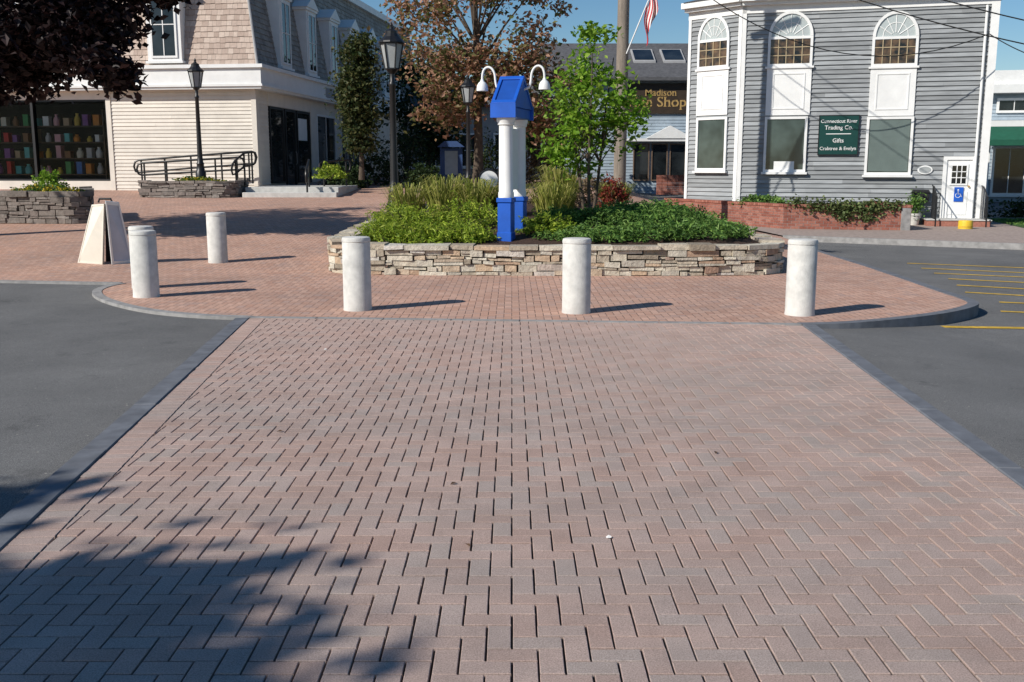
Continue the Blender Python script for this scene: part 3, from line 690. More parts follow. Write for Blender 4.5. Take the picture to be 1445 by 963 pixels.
for s0_, s1_, b0_, b1_ in ((.02, .13, -BH, BH), (.88, .99, -BH, BH), (.13, .88, -BH, -BH+.055), (.13, .88, BH-.055, BH)): slopebox(mb, s0_, s1_, b0_, b1_, .001, .032)
mb.build('panel_frame', M['blue'], rf, bevel=.006)
mb = MB(); slopebox(mb, .135, .875, -BH+.058, BH-.058, .001, .008); mb.build('panel', M['bluein'], rf)
mb = MB(); mb.prism(KFm, [(EU+.03, 2.622), (2*RU-EU-.03, 2.622), (RU, 3.055)], -.19, .19); mb.build('gable', M['blue'], rf)
for s in (-1, 1):
    pts = []
    for (b_, z) in [(.16, 2.92), (.27, 2.96), (.30, 3.06), (.315, 3.18), (.36, 3.265), (.43, 3.295), (.495, 3.26), (.525, 3.18), (.53, 3.08)]:
        p = K0+av*.42+bv*(b_*s); pts.append((p.x, p.y, z))
    pts = [(q.x, q.y, z_) for q, z_ in zip(cr([(p[0], p[1]) for p in pts], 3), [v.y for v in cr([(0, p[2]) for p in pts], 3)])]
    mb = MB(); mb.tube(pts, .019, 10); ar = mb.build('lamp_arm', M['white'], rt, True)
    p = K0+av*.42+bv*(.53*s); mb = MB(); mb.lathe([(.025, 3.10), (.032, 3.07), (.062, 3.045), (.085, 3.005), (.094, 2.955), (.096, 2.915), (.02, 2.925)], (p.x, p.y, 0), 20); mb.build('lamp_shade', M['white'], ar, True)

# ------------------------------------------------------------------ sandwich board: two leaves propped against each other
q = G(150, 369); rt = empty('sandwich_board', q); tag(rt, 'white folding sandwich board standing open on the left of the plaza', 'sign')
def leaf_panel(b0, b1, t1, t0, mat, fmat, fw):
    b0, b1, t1, t0 = [Vector(v) for v in (b0, b1, t1, t0)]; n_ = (b1-b0).cross(t0-b0).normalized()
    if n_.y > 0: n_ = -n_
    def P(u, v, h): return (b0.lerp(b1, u)).lerp(t0.lerp(t1, u), v)+n_*h
    mb = MB(); mb.hexa([P(0, 0, 0), P(1, 0, 0), P(1, 0, -.025), P(0, 0, -.025), P(0, 1, 0), P(1, 1, 0), P(1, 1, -.025), P(0, 1, -.025)]); o = mb.build('panel', mat, rt)
    mb = MB()
    for u0, u1, v0, v1 in ((0, fw, 0, 1), (1-fw, 1, 0, 1), (fw, 1-fw, 0, fw*.5), (fw, 1-fw, 1-fw*.5, 1)):
        mb.hexa([P(u0, v0, .010), P(u1, v0, .010), P(u1, v0, -.03), P(u0, v0, -.03), P(u0, v1, .010), P(u1, v1, .010), P(u1, v1, -.03), P(u0, v1, -.03)])
    mb.build('frame', fmat, o)
leaf_panel(G(110, 371), G(145, 373.5), at(147, 288, 16.62), at(130, 289, 16.85), M['creamp'], M['creamp'], .05)
leaf_panel(G(158, 373.5), G(188, 371), at(168, 286, 16.88), at(149, 284, 16.6), M['board'], M['white'], .10)
tp = at(149, 286, 16.8)
mb = MB(); mb.tube([tp+Vector((-.12, 0, 0)), tp+Vector((-.1, 0, .06)), tp+Vector((.09, 0, .06)), tp+Vector((.11, 0, 0))], .018, 8); mb.build('handle', M['plastic'], rt)
gq = G(151, 371); mb = MB()
bq, tq = gq+Vector((0, .16, 0)), tp+Vector((0, .02, -.02))
mb.hexa([bq+Vector((-.085, 0, 0)), bq+Vector((.085, 0, 0)), bq+Vector((.085, .03, 0)), bq+Vector((-.085, .03, 0)), tq+Vector((-.02, 0, 0)), tq+Vector((.02, 0, 0)), tq+Vector((.02, .03, 0)), tq+Vector((-.02, .03, 0))]); mb.build('support', M['plastic'], rt)

# ------------------------------------------------------------------ windows etc
def window(parent, F, u0, u1, z0, z1, fw=.09, nx=1, nz=1, fm=None, gm=None, d=0., proud=.07, sill=True, blind=0, mw=.03, name='window', mm=None):
    fm = fm or M['white']; gm = gm or M['glass']; mb = MB(); m2 = MB() if mm else mb
    mb.fbox(F, u0, u0+fw, d, d+proud, z0, z1); mb.fbox(F, u1-fw, u1, d, d+proud, z0, z1)
    mb.fbox(F, u0+fw, u1-fw, d, d+proud, z1-fw, z1); mb.fbox(F, u0+fw, u1-fw, d, d+proud, z0, z0+fw)
    iu0, iu1, iz0, iz1 = u0+fw, u1-fw, z0+fw, z1-fw
    for i in range(1, nx): c = iu0+(iu1-iu0)*i/nx; m2.fbox(F, c-mw/2, c+mw/2, d+.02, d+.045, iz0, iz1)
    for i in range(1, nz): c = iz0+(iz1-iz0)*i/nz; m2.fbox(F, iu0, iu1, d+.02, d+.043, c-mw/2, c+mw/2)
    w_ = mb.build(name, fm, parent)
    if mm: m2.build('muntin_grid', mm, w_)
    mb = MB(); mb.fbox(F, iu0, iu1, d+.004, d+.022, iz0, iz1); mb.build('pane', gm, w_)
    if sill: mb = MB(); mb.fbox(F, u0-.05, u1+.05, d, d+.13, z0-.07, z0-.002); mb.build('sill', fm, w_)
    if blind:
        mb = MB(); z = iz1-.02
        while z > iz1-(iz1-iz0)*blind: mb.fbox(F, iu0+.02, iu1-.02, d+.0225, d+.03, z-.022, z); z -= .03
        mb.build('blind', M['blind'], w_)
    return w_
def text(body, F, uc, zc, width, mat, parent, d, name='lettering', hmax=None, bold=.004, serif=False):
    cu = bpy.data.curves.new('t', 'FONT'); cu.body = body; cu.align_x = 'CENTER'; cu.offset = bold; cu.extrude = .01; cu.resolution_u = 3
    to = bpy.data.objects.new('t', cu); COL.objects.link(to); bpy.context.view_layer.update()
    me = bpy.data.meshes.new_from_object(to.evaluated_get(bpy.context.evaluated_depsgraph_get()))
    bpy.data.objects.remove(to); bpy.data.curves.remove(cu)
    xs_ = [v.co.x for v in me.vertices]; ys_ = [v.co.y for v in me.vertices]; s = width/(max(xs_)-min(xs_)); cx, cy = (max(xs_)+min(xs_))/2, (max(ys_)+min(ys_))/2
    sy = min(s, hmax/(max(ys_)-min(ys_))) if hmax else s
    off = WL[parent.name]
    if serif:      # slab serifs on the flat stroke ends
        bm = bmesh.new(); bm.from_mesh(me); ex = []
        for f in bm.faces:
            if abs(f.normal.y) > .95:
                x0, x1 = min(v.co.x for v in f.verts), max(v.co.x for v in f.verts)
                if .04 < x1-x0 < .15: ex.append((x0, x1, f.verts[0].co.y, f.normal.y))
        for x0, x1, y, ny in ex:
            ya, yb = (y-.04, y+.004) if ny > 0 else (y-.004, y+.04)
            vs = [bm.verts.new(c) for c in ((x0-.045, ya, .0115), (x1+.045, ya, .0115), (x1+.045, yb, .0115), (x0-.045, yb, .0115))]; bm.faces.new(vs)
        bm.to_mesh(me); bm.free()
    for v in me.vertices: v.co = F.pt(uc+(v.co.x-cx)*s, d+v.co.z, zc+(v.co.y-cy)*sy)-off
    me.name = name; me.materials.clear(); me.materials.append(mat); o = bpy.data.objects.new(name, me); COL.objects.link(o); o.parent = parent; WL[o.name] = off
    return o
def shingles(mb, F, u0b, u1b, u0t, u1t, z0, z1, d0, d1, row=.19, wid=.2):
    n = max(1, int((z1-z0)/row))
    for r_ in range(n):
        t0, t1 = r_/n, (r_+1)/n; a0, a1 = u0b+(u0t-u0b)*t0, u1b+(u1t-u1b)*t0; x = a0-random.random()*wid
        dd0, dd1 = d0+(d1-d0)*t0, d0+(d1-d0)*t1
        while x < a1:
            x1 = x+wid*random.uniform(.7, 1.3); l, r2 = max(x, a0), min(x1-.006, a1)
            if r2-l > .01:
                j = random.uniform(-.012, .012); zb = z0+(z1-z0)*t0+j; zt = z0+(z1-z0)*t1
                mb.add([F.pt(l, dd0+.03, zb), F.pt(r2, dd0+.03, zb), F.pt(r2, dd1+.006, zt), F.pt(l, dd1+.006, zt), F.pt(l, dd0, zb), F.pt(r2, dd0, zb)], [(0, 1, 2, 3), (4, 5, 1, 0)])
            x = x1
def dormer(parent, F, u, z0, z1, w_, d):
    mb = MB(); h = w_/2
    mb.fbox(F, u-h, u+h, -1.2, d, z0, z1-.001); mb.fbox(F, u-h-.08, u+h+.08, -1.2, d+.06, z1, z1+.1)
    mb.prism(F, [(u-h-.14, z1+.1), (u+h+.14, z1+.1), (u, z1+.1+h*.75)], -1.2, d+.1)
    mb.fbox(F, u-h-.06, u+h+.06, -.5, d+.08, z0-.08, z0-.002)
    dm = mb.build('dormer', M['white'], parent)
    f = window(dm, F, u-h+.14, u+h-.14, z0+.1, z1-.1, .07, 2, 2, d=d+.002, proud=.04, sill=False)
    for c in list(f.children): c.parent = dm
# ------------------------------------------------------------------ left building
C = Vector((-9.05, 36.0))
sdir = Vector((.13, .99)).normalized(); fdir = Vector((-sdir.y, sdir.x))
LB = 17.0; FF = Frame(C+fdir*LB, C); FS = Frame(C, C+sdir*26); BZ = .85
rt = empty('shop_building', (C.x, C.y, BZ)); tag(rt, 'large cream shop building with a shingled mansard roof on the left', 'building')
us = FF.hit(160, 200)[0]; zf0 = FF.hit(300, 127)[1]; zf1 = FF.hit(300, 98)[1]; zr = 9.45
mb = MB(); mb.clap(FF, us, LB-.14, BZ-.3, zf0, .13, .03); mb.clap(FS, .14, 1.15, BZ-.3, zf0, .13, .03)
mb.fbox(FF, us, LB-.02, -.3, -.004, BZ-.3, zf0); mb.fbox(FS, .3, 26, -.3, -.03, BZ-.3, zf0)
mb.build('siding_wall', M['cream'], rt)
MB().fbox(FF, LB-.14, LB+.045, -.1, .045, BZ-.3, zf0-.002).build('corner_board', M['cream'], rt); MB().fbox(FS, .1, .24, -.1, .046, BZ-.3, zf0-.002).build('corner_board', M['cream'], rt); MB().fbox(FF, us-.18, us-.002, -.3, .05, BZ-.3, zf0-.002).build('corner_board', M['cream'], rt)
mb = MB(); mb.fbox(FF, 0, LB+.4, -.4, .4, zf0, zf1); mb.fbox(FF, 0, LB+.5, -.4, .5, zf1, zf1+.12); mb.fbox(FF, 0, LB+.46, -.4, .46, zf0+.08, zf0+.16)
mb.fbox(FS, .401, 26, -.4, .4, zf0, zf1); mb.fbox(FS, .401, 26, -.4, .5, zf1, zf1+.12); mb.fbox(FS, .401, 26, -.4, .46, zf0+.08, zf0+.16); mb.build('cornice', M['white'], rt)
zs0 = zf1+.12
mb = MB(); shingles(mb, FF, 0, LB+.2, .6, LB-.5, zs0, zr, .2, -.5); mb.build('front_roof', M['shingle'], rt)
mb = MB(); shingles(mb, FS, -.2, 26, .5, 26, zs0, zr, .2, -.5); mb.build('side_roof', M['shingle_shade'], rt)
mb = MB()
b4 = [FF.pt(0, .19, zs0), FF.pt(LB+.19, .19, zs0), FS.pt(26, .19, zs0), FS.pt(26, -LB, zs0)]; t4 = [FF.pt(.4, -.51, zr), FF.pt(LB-.51, -.51, zr), FS.pt(26, -.51, zr), FS.pt(26, -LB, zr)]
mb.hexa(b4+t4); mb.build('roof_deck', M['roof'], rt)
mb = MB(); mb.fbox(FF, 0, LB-.32, -.9, -.32, zr, zr+.3); mb.fbox(FS, .9, 26, -.9, -.32, zr, zr+.3); mb.build('roof_trim', M['white'], rt)
mb = MB(); mb.tube([FF.pt(LB+.23, .23, zs0), FF.pt(LB-.47, -.47, zr)], .05, 8); mb.build('hip_trim', M['greywall'], rt)
ud = FF.hit(238, 60)[0]; dormer(rt, FF, ud, zs0+.15, zs0+2.6, 1.25, .35); dormer(rt, FF, ud-6, zs0+.15, zs0+2.6, 1.25, .35)
for k in range(7): dormer(rt, FS, 2.5+3*k, zs0+.15, zs0+2.6, 1.2, .3)
# side shop front
window(rt, FS, 1.25, 2.7, BZ+.25, zf0-.5, .08, 1, 1, M['black'], M['glass'], d=-.02, sill=False)
dw = window(rt, FS, 2.85, 4.0, BZ+.05, zf0-.5, .09, 1, 1, M['black'], M['glass'], d=-.02, sill=False, name='door')
mb = MB(); mb.tube([FS.pt(3.85, .06, BZ+.95), FS.pt(3.85, .1, BZ+1.0), FS.pt(3.85, .1, BZ+1.4), FS.pt(3.85, .06, BZ+1.45)], .015, 6); mb.build('handle', M['granite'], dw)
window(rt, FS, 4.15, 5.7, BZ+.25, zf0-.5, .08, 1, 1, M['black'], M['glass'], d=-.02, sill=False)
mb = MB(); mb.fbox(FS, 1.15, 5.8, -.02, .04, zf0-.48, zf0-.002); mb.fbox(FS, 5.8, 6.6, -.02, .05, BZ-.2, zf0-.002); mb.fbox(FS, 9.2, 10, -.02, .05, BZ-.2, zf0-.002); mb.fbox(FS, 13, 26, -.02, .05, BZ-.2, zf0-.002); mb.fbox(FS, 6.6, 9.2, -.02, .04, BZ-.2, BZ+.7); mb.fbox(FS, 6.6, 9.2, -.02, .04, zf0-.5, zf0-.002); mb.fbox(FS, 10, 13, -.02, .04, BZ-.2, BZ+.7); mb.fbox(FS, 10, 13, -.02, .04, zf0-.5, zf0-.002)
mb.build('side_wall', M['cream'], rt)
window(rt, FS, 6.6, 9.2, BZ+.7, zf0-.5, .08, 2, 1, d=-.02, sill=False); window(rt, FS, 10, 13, BZ+.7, zf0-.5, .08, 3, 1, d=-.02, sill=False)
mb = MB(); mb.fbox(FS, 4.3, 5.3, .03, .045, BZ+1.9, BZ+2.75); po = mb.build('poster', M['white'], rt)
mb = MB(); mb.fbox(FS, 6.8, 9.0, .402, .44, zf0+.2, zf1-.12); mb.build('sign_board', M['greywall'], rt)
# shop front on the front face
mb = MB(); mb.fbox(FF, 0, us-.18, -2.6, -2.5, BZ, zf0); mb.fbox(FF, us-.3, us-.2, -2.5, -.3, BZ, zf0); mb.fbox(FF, 0, us-.3, -2.5, -.3, BZ-.05, BZ+.02); mb.fbox(FF, 0, us-.3, -2.5, -.3, zf0-.3, zf0-.1); mb.build('shop_interior', M['inside'], rt)
mb = MB(); mb.fbox(FF, 0, us-.18, -.3, .03, zf0-.3, zf0-.002); mb.build('shop_front_panel', M['cream'], rt)
mb = MB(); mb.fbox(FF, 0, us-.18, -.3, .03, BZ-.3, BZ+.35); mb.build('stall_riser', M['cream'], rt)
edges = [0.0, 1.7, 3.4, 5.1, 6.8, 8.5, us-.18]
for a, b_ in zip(edges, edges[1:]):
    mb = MB(); mb.fbox(FF, a, a+.05, -.2, .0, BZ+.35, zf0-.3); mb.fbox(FF, b_-.05, b_, -.2, .0, BZ+.35, zf0-.3); mb.fbox(FF, a+.05, b_-.05, -.2, .0, zf0-.36, zf0-.3); mb.fbox(FF, a+.05, b_-.05, -.2, .0, BZ+.35, BZ+.42)
    w_ = mb.build('shop_window', M['black'], rt); mb = MB(); mb.fbox(FF, a+.05, b_-.05, -.1, -.09, BZ+.42, zf0-.36); mb.build('pane', M['clear'], w_)
# shelves and goods
shn = ['bottom', 'second', 'third', 'top']
goods = [('red', (.7, .06, .06)), ('white', (.9, .9, .88)), ('teal', (.07, .42, .44)), ('yellow', (.85, .6, .12)), ('brown', (.36, .18, .09)), ('blue', (.1, .24, .62)), ('pink', (.85, .46, .5)), ('green', (.1, .38, .13)), ('grey', (.6, .6, .6)), ('cream', (.9, .83, .66)), ('orange', (.85, .32, .06)), ('purple', (.35, .14, .42)), ('tan', (.6, .42, .26)), ('turquoise', (.2, .62, .6))]
gm = {n_: pm('goods_'+n_, c, .5, .1, 5, .05) for n_, c in goods}
u0s, u1s = 5.3, us-.45
sh = empty('shelving_unit', FF.pt(5.3, -.6, BZ)); tag(sh, 'dark wooden display shelves behind the left shop window', 'shelf')
for u_ in (u0s, u1s-.05): MB().fbox(FF, u_, u_+.05, -.62, -.21, BZ, BZ+2.9).build('side_panel', M['shelf'], sh)
for s_ in range(4):
    zz = BZ+.6+s_*.58; mb = MB(); mb.fbox(FF, u0s+.05, u1s-.05, -.62, -.21, zz-.04, zz); mb.build('shelf', M['shelf'], sh)
    order = goods[:]; random.shuffle(order)
    for k, (n_, c) in enumerate(order):
        u = u0s+.3+k*(u1s-u0s-.6)/13+random.uniform(-.05, .05); h = random.uniform(.2, .44)
        mb = MB(); p = FF.pt(u, -.36, zz+.002)
        if random.random() < .5:
            q_ = random.uniform(.85, 1.1); mb.lathe([(.09*q_, 0), (.11*q_, .02), (.12*q_, h*.5), (.08*q_, h*.75), (.05*q_, h*.8), (.06*q_, h)], p, 12); nm, ct = 'jar', 'jar'
        else:
            wv = random.uniform(.08, .12); mb.fbox(FF, u-wv, u+wv, -.5, -.28, zz+.002, zz+h); mb.fbox(FF, u-wv-.008, u+wv+.008, -.51, -.27, zz+h, zz+h+.04); nm, ct = 'gift_box', 'box'
        tag(mb.build(nm, gm[n_], None, True), f'{n_} {ct} on the {shn[s_]} shelf in the left shop window', ct, 'goods on the shop window shelves')
# steps and rails of left building
rt = empty('entrance_steps', (-7.3, 33.2, T(-7, 33))); tag(rt, 'pale concrete steps and landing at the corner of the left building', 'steps')
tz = T(-7, 33)
for k, (y0, z) in enumerate(((33.0, .16), (33.4, .32))):
    mb = MB(); mb.box(-8.85, -5.75+.0*k, y0, 33.4 if k == 0 else 38.5, tz-.3, tz+z); mb.build('step', M['stepcon'], rt, bevel=.015)
def rail(label, pts, h, posts, mids=1):
    rt = empty('handrail', pts[0]); tag(rt, label, 'handrail')
    P_ = [Vector(p) for p in pts]; mb = MB()
    top = [p+Vector((0, 0, h)) for p in P_]
    e0 = (P_[0]-P_[1]).normalized(); e1 = (P_[-1]-P_[-2]).normalized()
    def loop(p, e): return [p+Vector((0, 0, h*.55)), p+e*.12+Vector((0, 0, h*.6)), p+e*.17+Vector((0, 0, h*.78)), p+e*.12+Vector((0, 0, h*.95))]
    mb.tube(loop(P_[0], e0)+top+loop(P_[-1], e1)[::-1], .036, 8); mb.build('top_rail', M['black'], rt, True)
    mb = MB(); mb.tube([p+Vector((0, 0, h*.55)) for p in P_], .032, 8); mb.build('middle_rail', M['black'], rt, True)
    for f in posts:
        i = min(int(f), len(P_)-2); p = P_[i].lerp(P_[i+1], f-i); mb = MB(); mb.tube([p-Vector((0, 0, .1)), p+Vector((0, 0, h))], .032, 8); mb.build('post', M['black'], rt)
def rp(px, Y, z): return ((px-722.5)/1426*Y, Y, z)
rail('black pipe handrail along the ramp against the cream siding', [rp(196, 35.2, 1.0), rp(270, 35.2, 1.15), rp(356, 35.2, 1.3)], .93, [.05, .5, 1, 1.5, 1.95])
rail('lower black pipe handrail on the near side of the ramp', [rp(200, 34.5, .93), rp(270, 34.5, 1.03), rp(338, 34.5, 1.12)], .9, [.05, .5, 1, 1.5, 1.95])
rail('short black pipe handrail closing the top of the ramp', [rp(332, 33.6, .95), rp(345, 33.8, 1.2), rp(357, 34.2, 1.25)], .95, [.05, 1, 1.9])
rail('black handrail rising on the concrete steps', [rp(432, 33.0, tz), rp(436, 34.2, tz+.32)], .9, [.1, .9])
rail('black handrail beside the yellow green bush', [rp(455, 35.5, tz+.2), rp(490, 36.5, tz+.3)], .95, [.05, .95])

# ------------------------------------------------------------------ grey building
GC = Vector((7.02, 31.5)); GE = Vector((13.85, 29.6)); GL = Vector((5.66, 32.9))
FG = Frame(GC, GE); FB = Frame(GL, GC); W = FG.L
rt = empty('clapboard_building', (GC.x, GC.y, 0)); tag(rt, 'grey clapboard building with arched white windows and green sign', 'building'); GB = rt
zt = FG.hit(1200, 13)[1]+.2
FR = Frame(GE, GE+Vector((-FG.n.x, -FG.n.y))*9)
mb = MB(); mb.clap(FG, .12, W-.16, -.15, zt, .135, .042); mb.clap(FB, .1, FB.L-.1, -.15, zt, .135, .042); mb.clap(FR, .14, 9, -.15, zt, .135, .042)
bk = [FG.pt(0, -.004, -.3), FG.pt(W-.01, -.004, -.3), FG.pt(W-.01, -9, -.3), FG.pt(-1.3, -9, -.3)]
mb.hexa(bk+[p+Vector((0, 0, .3+zt)) for p in bk]); 
q4 = [FB.pt(0, -.004, -.3), FB.pt(FB.L, -.004, -.3), FG.pt(0, -6, -.3), FG.pt(-1.3, -6, -.3)]
mb.hexa(q4+[p+Vector((0, 0, .3+zt-.01)) for p in q4]); mb.build('wall', M['greyclap'], rt)
for F_, a_, b_, d_, z_ in ((FG, 0.0, .12, .06, zt), (FB, FB.L-.1, FB.L+.02, .06, zt-.003), (FB, 0, .1, .06, zt), (FG, W-.16, W+.06, .062, zt-.002), (FR, .062, .14, .06, zt)):
    MB().fbox(F_, a_, b_, -.05, d_, -.2, z_).build('corner_board', M['white'], rt)
mb = MB(); 
for z0, z1, e in ((zt-.22, zt, .06), (zt, zt+.1, .22), (zt+.1, zt+.28, .36)):
    mb.fbox(FG, -.1*e, W+e, -.3, e, z0+.001, z1); mb.fbox(FB, -e*.3, FB.L+e*.2, -.3, e-.004, z0+.003, z1-.003); mb.fbox(FR, .31, 9, -.3, e-.002, z0+.002, z1-.002)
mb.build('cornice', M['white'], rt)
mb = MB(); e = .4; zz = zt+.28
ba = [FB.pt(0, e, zz), FG.pt(-.1, e, zz), FG.pt(W+e, e, zz), FG.pt(W+e, -9, zz), FG.pt(-1.6, -9, zz)]; ap = FG.pt(W*.45, -4.5, zz+1.6)
mb.add(ba+[ap], [(0, 1, 5), (1, 2, 5), (2, 3, 5), (3, 4, 5), (4, 0, 5), (4, 3, 2, 1, 0)]); mb.build('roof', M['roof'], rt)
mb = MB(); mb.tube([FG.pt(W-.28, .09, zt-.25), FG.pt(W-.28, .09, .05), FG.pt(W-.28, .25, .02)], .04, 8); mb.build('downspout', M['white'], rt, True)
def arch(F, u0, u1, zb, zsp, ztp, n=14):
    uc, hw, hh = (u0+u1)/2, (u1-u0)/2, ztp-zsp; fw = .085; mb = MB()
    def el(a, k): return (uc-math.cos(a)*(hw-k), zsp+math.sin(a)*(hh-k))
    for i in range(n):
        a, b_ = math.pi*i/n, math.pi*(i+1)/n
        o0, o1, i0, i1 = el(a, 0), el(b_, 0), el(a, fw), el(b_, fw)
        mb.hexa([F.pt(*x_) for x_ in ((i0[0], .03, i0[1]), (i1[0], .03, i1[1]), (o1[0], .03, o1[1]), (o0[0], .03, o0[1]), (i0[0], .095, i0[1]), (i1[0], .095, i1[1]), (o1[0], .095, o1[1]), (o0[0], .095, o0[1]))])
    for k in range(1, 6):
        a = math.pi*k/6; p, q_ = (uc-math.cos(a)*.12, zsp+math.sin(a)*.12), el(a, fw); mb.tube([F.pt(p[0], .06, p[1]), F.pt(q_[0], .06, q_[1])], .014, 4)
    mb.tube([F.pt(uc-math.cos(math.pi*k/8)*(hw*.55), .06, zsp+math.sin(math.pi*k/8)*hh*.55) for k in range(9)], .012, 4)
    fa = mb.build('fan_window', M['white'], GB)
    mb = MB(); pl = [el(math.pi*i/n, fw*.5) for i in range(n+1)]; mb.prism(F, pl[::-1], .03, .055); mb.build('pane', M['fan'], fa)
def col(F, px0, px1, ys, nxw):
    ym = (ys[0]+ys[-1])/2; z = [F.hit((px0+px1)/2, y)[1] for y in ys]; u0, u1 = F.hit(px0, ym)[0], F.hit(px1, ym)[0]
    arch(F, u0, u1, z[1], z[1], z[0])
    window(GB, F, u0, u1, z[2], z[1], .075, nxw, 3, d=.04, proud=.05, sill=False, mw=.026, gm=M['amber'], mm=M['tan'])
    mb = MB(); mb.fbox(F, u0, u1, .03, .066, z[3]+.002, z[2]-.002); a, b_, c, e_ = u0+.18, u1-.18, z[3]+.18, z[2]-.2
    for r_ in ((a, b_, c, c+.035), (a, b_, e_-.035, e_), (a, a+.035, c+.035, e_-.035), (b_-.035, b_, c+.035, e_-.035)): mb.fbox(F, r_[0], r_[1], .066, .082, r_[2], r_[3])
    mb.fbox(F, u0-.06, u1+.06, .03, .11, z[2]-.06, z[2]-.0); 
    mb.build('panel', M['white'], GB)
    return u0, u1, z
def low(F, px0, px1, y0, y1, blind, gl):
    ym = (y0+y1)/2; u0, u1 = F.hit(px0, ym)[0], F.hit(px1, ym)[0]; z1 = F.hit((px0+px1)/2, y0)[1]; z0 = F.hit((px0+px1)/2, y1)[1]
    return window(GB, F, u0, u1, z0, z1, .075, 1, 1, d=.04, proud=.06, sill=True, blind=blind, gm=gl)
col(FG, 1083, 1146, (16, 52, 94, 163), 5); col(FG, 1229, 1294, (16, 52, 94, 164), 5); col(FB, 986, 1030, (22, 56, 97, 163), 4)
low(FG, 1078, 1138, 165, 243, .0, M['glassg']); low(FG, 1221, 1287, 165, 247, .97, M['glassg']); low(FB, 984, 1027, 166, 241, .0, M['glassg'])
mb = MB(); u0, z1 = FG.hit(1092, 228); u1, z0 = FG.hit(1120, 240); mb.fbox(FG, u0, u1, .064, .07, z0, z1); mb.build('window_card', M['white'], rt)
# sign
sg = empty('shop_sign', FG.pt(2.6, .05, 2.5)); tag(sg, 'dark green shop sign with white lettering on the grey building', 'sign')
u0, z1 = FG.hit(1157, 164); u1, z0 = FG.hit(1209, 218); mb = MB(); mb.fbox(FG, u0, u1, .044, .085, z0, z1); mb.build('board', M['green'], sg)
mb = MB(); t_ = .02
for r_ in ((u0, u1, z1, z1+t_), (u0, u1, z0-t_, z0), (u0-t_, u0, z0-t_, z1+t_), (u1, u1+t_, z0-t_, z1+t_)): mb.fbox(FG, r_[0], r_[1], .04, .095, r_[2], r_[3])
mb.build('frame', M['black'], sg)
uc, ww, hh = (u0+u1)/2, u1-u0, z1-z0
for tx, f, wf in (('Connecticut River', .86, .93), ('Trading Co.', .68, .72), ('Gifts', .36, .28), ('Crabtree & Evelyn', .14, .93)):
    text(tx, FG, uc, z0+hh*f, ww*wf, M['white'], sg, .086, hmax=.18, serif=True)
mb = MB(); mb.fbox(FG, uc-ww*.32, uc+ww*.32, .085, .092, z0+hh*.52, z0+hh*.54); mb.build('rule_line', M['white'], sg)
# oval plaque, mailbox, door
pu, pz = FG.hit(1305, 240); pl = empty('oval_plaque', FG.pt(pu, .04, pz)); tag(pl, 'small white oval plaque left of the white door', 'plaque')
mb = MB(); mb.prism(FG, [(pu+.21*math.cos(k*math.pi/12), pz+.13*math.sin(k*math.pi/12)) for k in range(24)], .03, .06); mb.build('plate', M['white'], pl)
mb = MB(); mb.prism(FG, [(pu+.17*math.cos(k*math.pi/12), pz+.095*math.sin(k*math.pi/12)) for k in range(24)], .06, .065); mb.build('face', M['frost'], pl)
mu, mz = FG.hit(1298, 277); ml = empty('letter_box', FG.pt(mu, .05, mz)); tag(ml, 'black wall letter box between the blinds window and door', 'letter box')
mb = MB(); mb.fbox(FG, mu-.24, mu+.24, .03, .22, mz-.16, mz+.1); mb.build('box', M['plastic'], ml, bevel=.02); mb = MB(); mb.prism(FG, [(mu-.26, mz+.1), (mu+.26, mz+.1), (mu+.22, mz+.19), (mu-.22, mz+.19)], .03, .25); mb.build('lid', M['plastic'], ml, bevel=.01)
du0 = FG.hit(1328, 270)[0]; du1 = FG.hit(1374, 270)[0]; dz1 = FG.hit(1350, 221)[1]; dz0 = .18
mb = MB(); f = .1
mb.fbox(FG, du0, du0+f, .03, .1, dz0, dz1); mb.fbox(FG, du1-f, du1, .03, .1, dz0, dz1); mb.fbox(FG, du0+f, du1-f, .03, .1, dz1-f, dz1); mb.fbox(FG, du0+f, du1-f, .03, .06, dz0, dz1-f)
mb.fbox(FG, du0+.18, du1-.18, .06, .075, dz0+.12, dz0+.8)
dr_ = mb.build('door', M['white'], rt)
window(dr_, FG, du0+.2, du1-.2, dz0+.98, dz1-.22, .05, 3, 3, d=.06, proud=.03, sill=False, mw=.025, name='door_window')
for c in list(bpy.data.objects):
    if c.name.startswith('door_window'):
        for ch in list(c.children): ch.parent = dr_
mb = MB(); mb.tube([FG.pt(du1-.16, .06, dz0+.95), FG.pt(du1-.16, .13, dz0+.95)], .03, 8); mb.build('handle', M['gold'], dr_)
su, sz = FG.hit(1352, 274); ac = empty('access_sign', FG.pt(su, .1, sz)); tag(ac, 'small blue wheelchair access sign on the white door', 'sign')
mb = MB(); mb.fbox(FG, su-.125, su+.125, .085, .1, sz-.22, sz+.2); mb.build('plate', M['blue'], ac)
mb = MB(); mb.prism(FG, [(su-.02+.022*math.cos(k), sz+.12+.022*math.sin(k)) for k in [i*.785 for i in range(8)]], .1, .104)
mb.tube([FG.pt(su-.02, .103, sz+.09), FG.pt(su-.015, .103, sz-.0), FG.pt(su+.05, .103, sz-.0), FG.pt(su+.075, .103, sz-.08)], .010, 5); mb.tube([FG.pt(su-.02+.065*math.cos(a), .103, sz-.04+.065*math.sin(a)) for a in [2.2+i*.35 for i in range(12)]], .008, 5); mb.build('wheelchair_symbol', M['white'], ac)
st = empty('door_steps', FG.pt((du0+du1)/2, .5, 0)); tag(st, 'brick and stone steps below the white door', 'steps')
mb = MB(); mb.fbox(FG, du0-.45, du1+.35, .0, 1.0, -.02, .17); mb.build('step', M['brickred'], st, bevel=.01); mb = MB(); mb.fbox(FG, du0-.48, du1+.38, .0, 1.03, .17, .2); mb.build('tread', M['stepcon'], st)
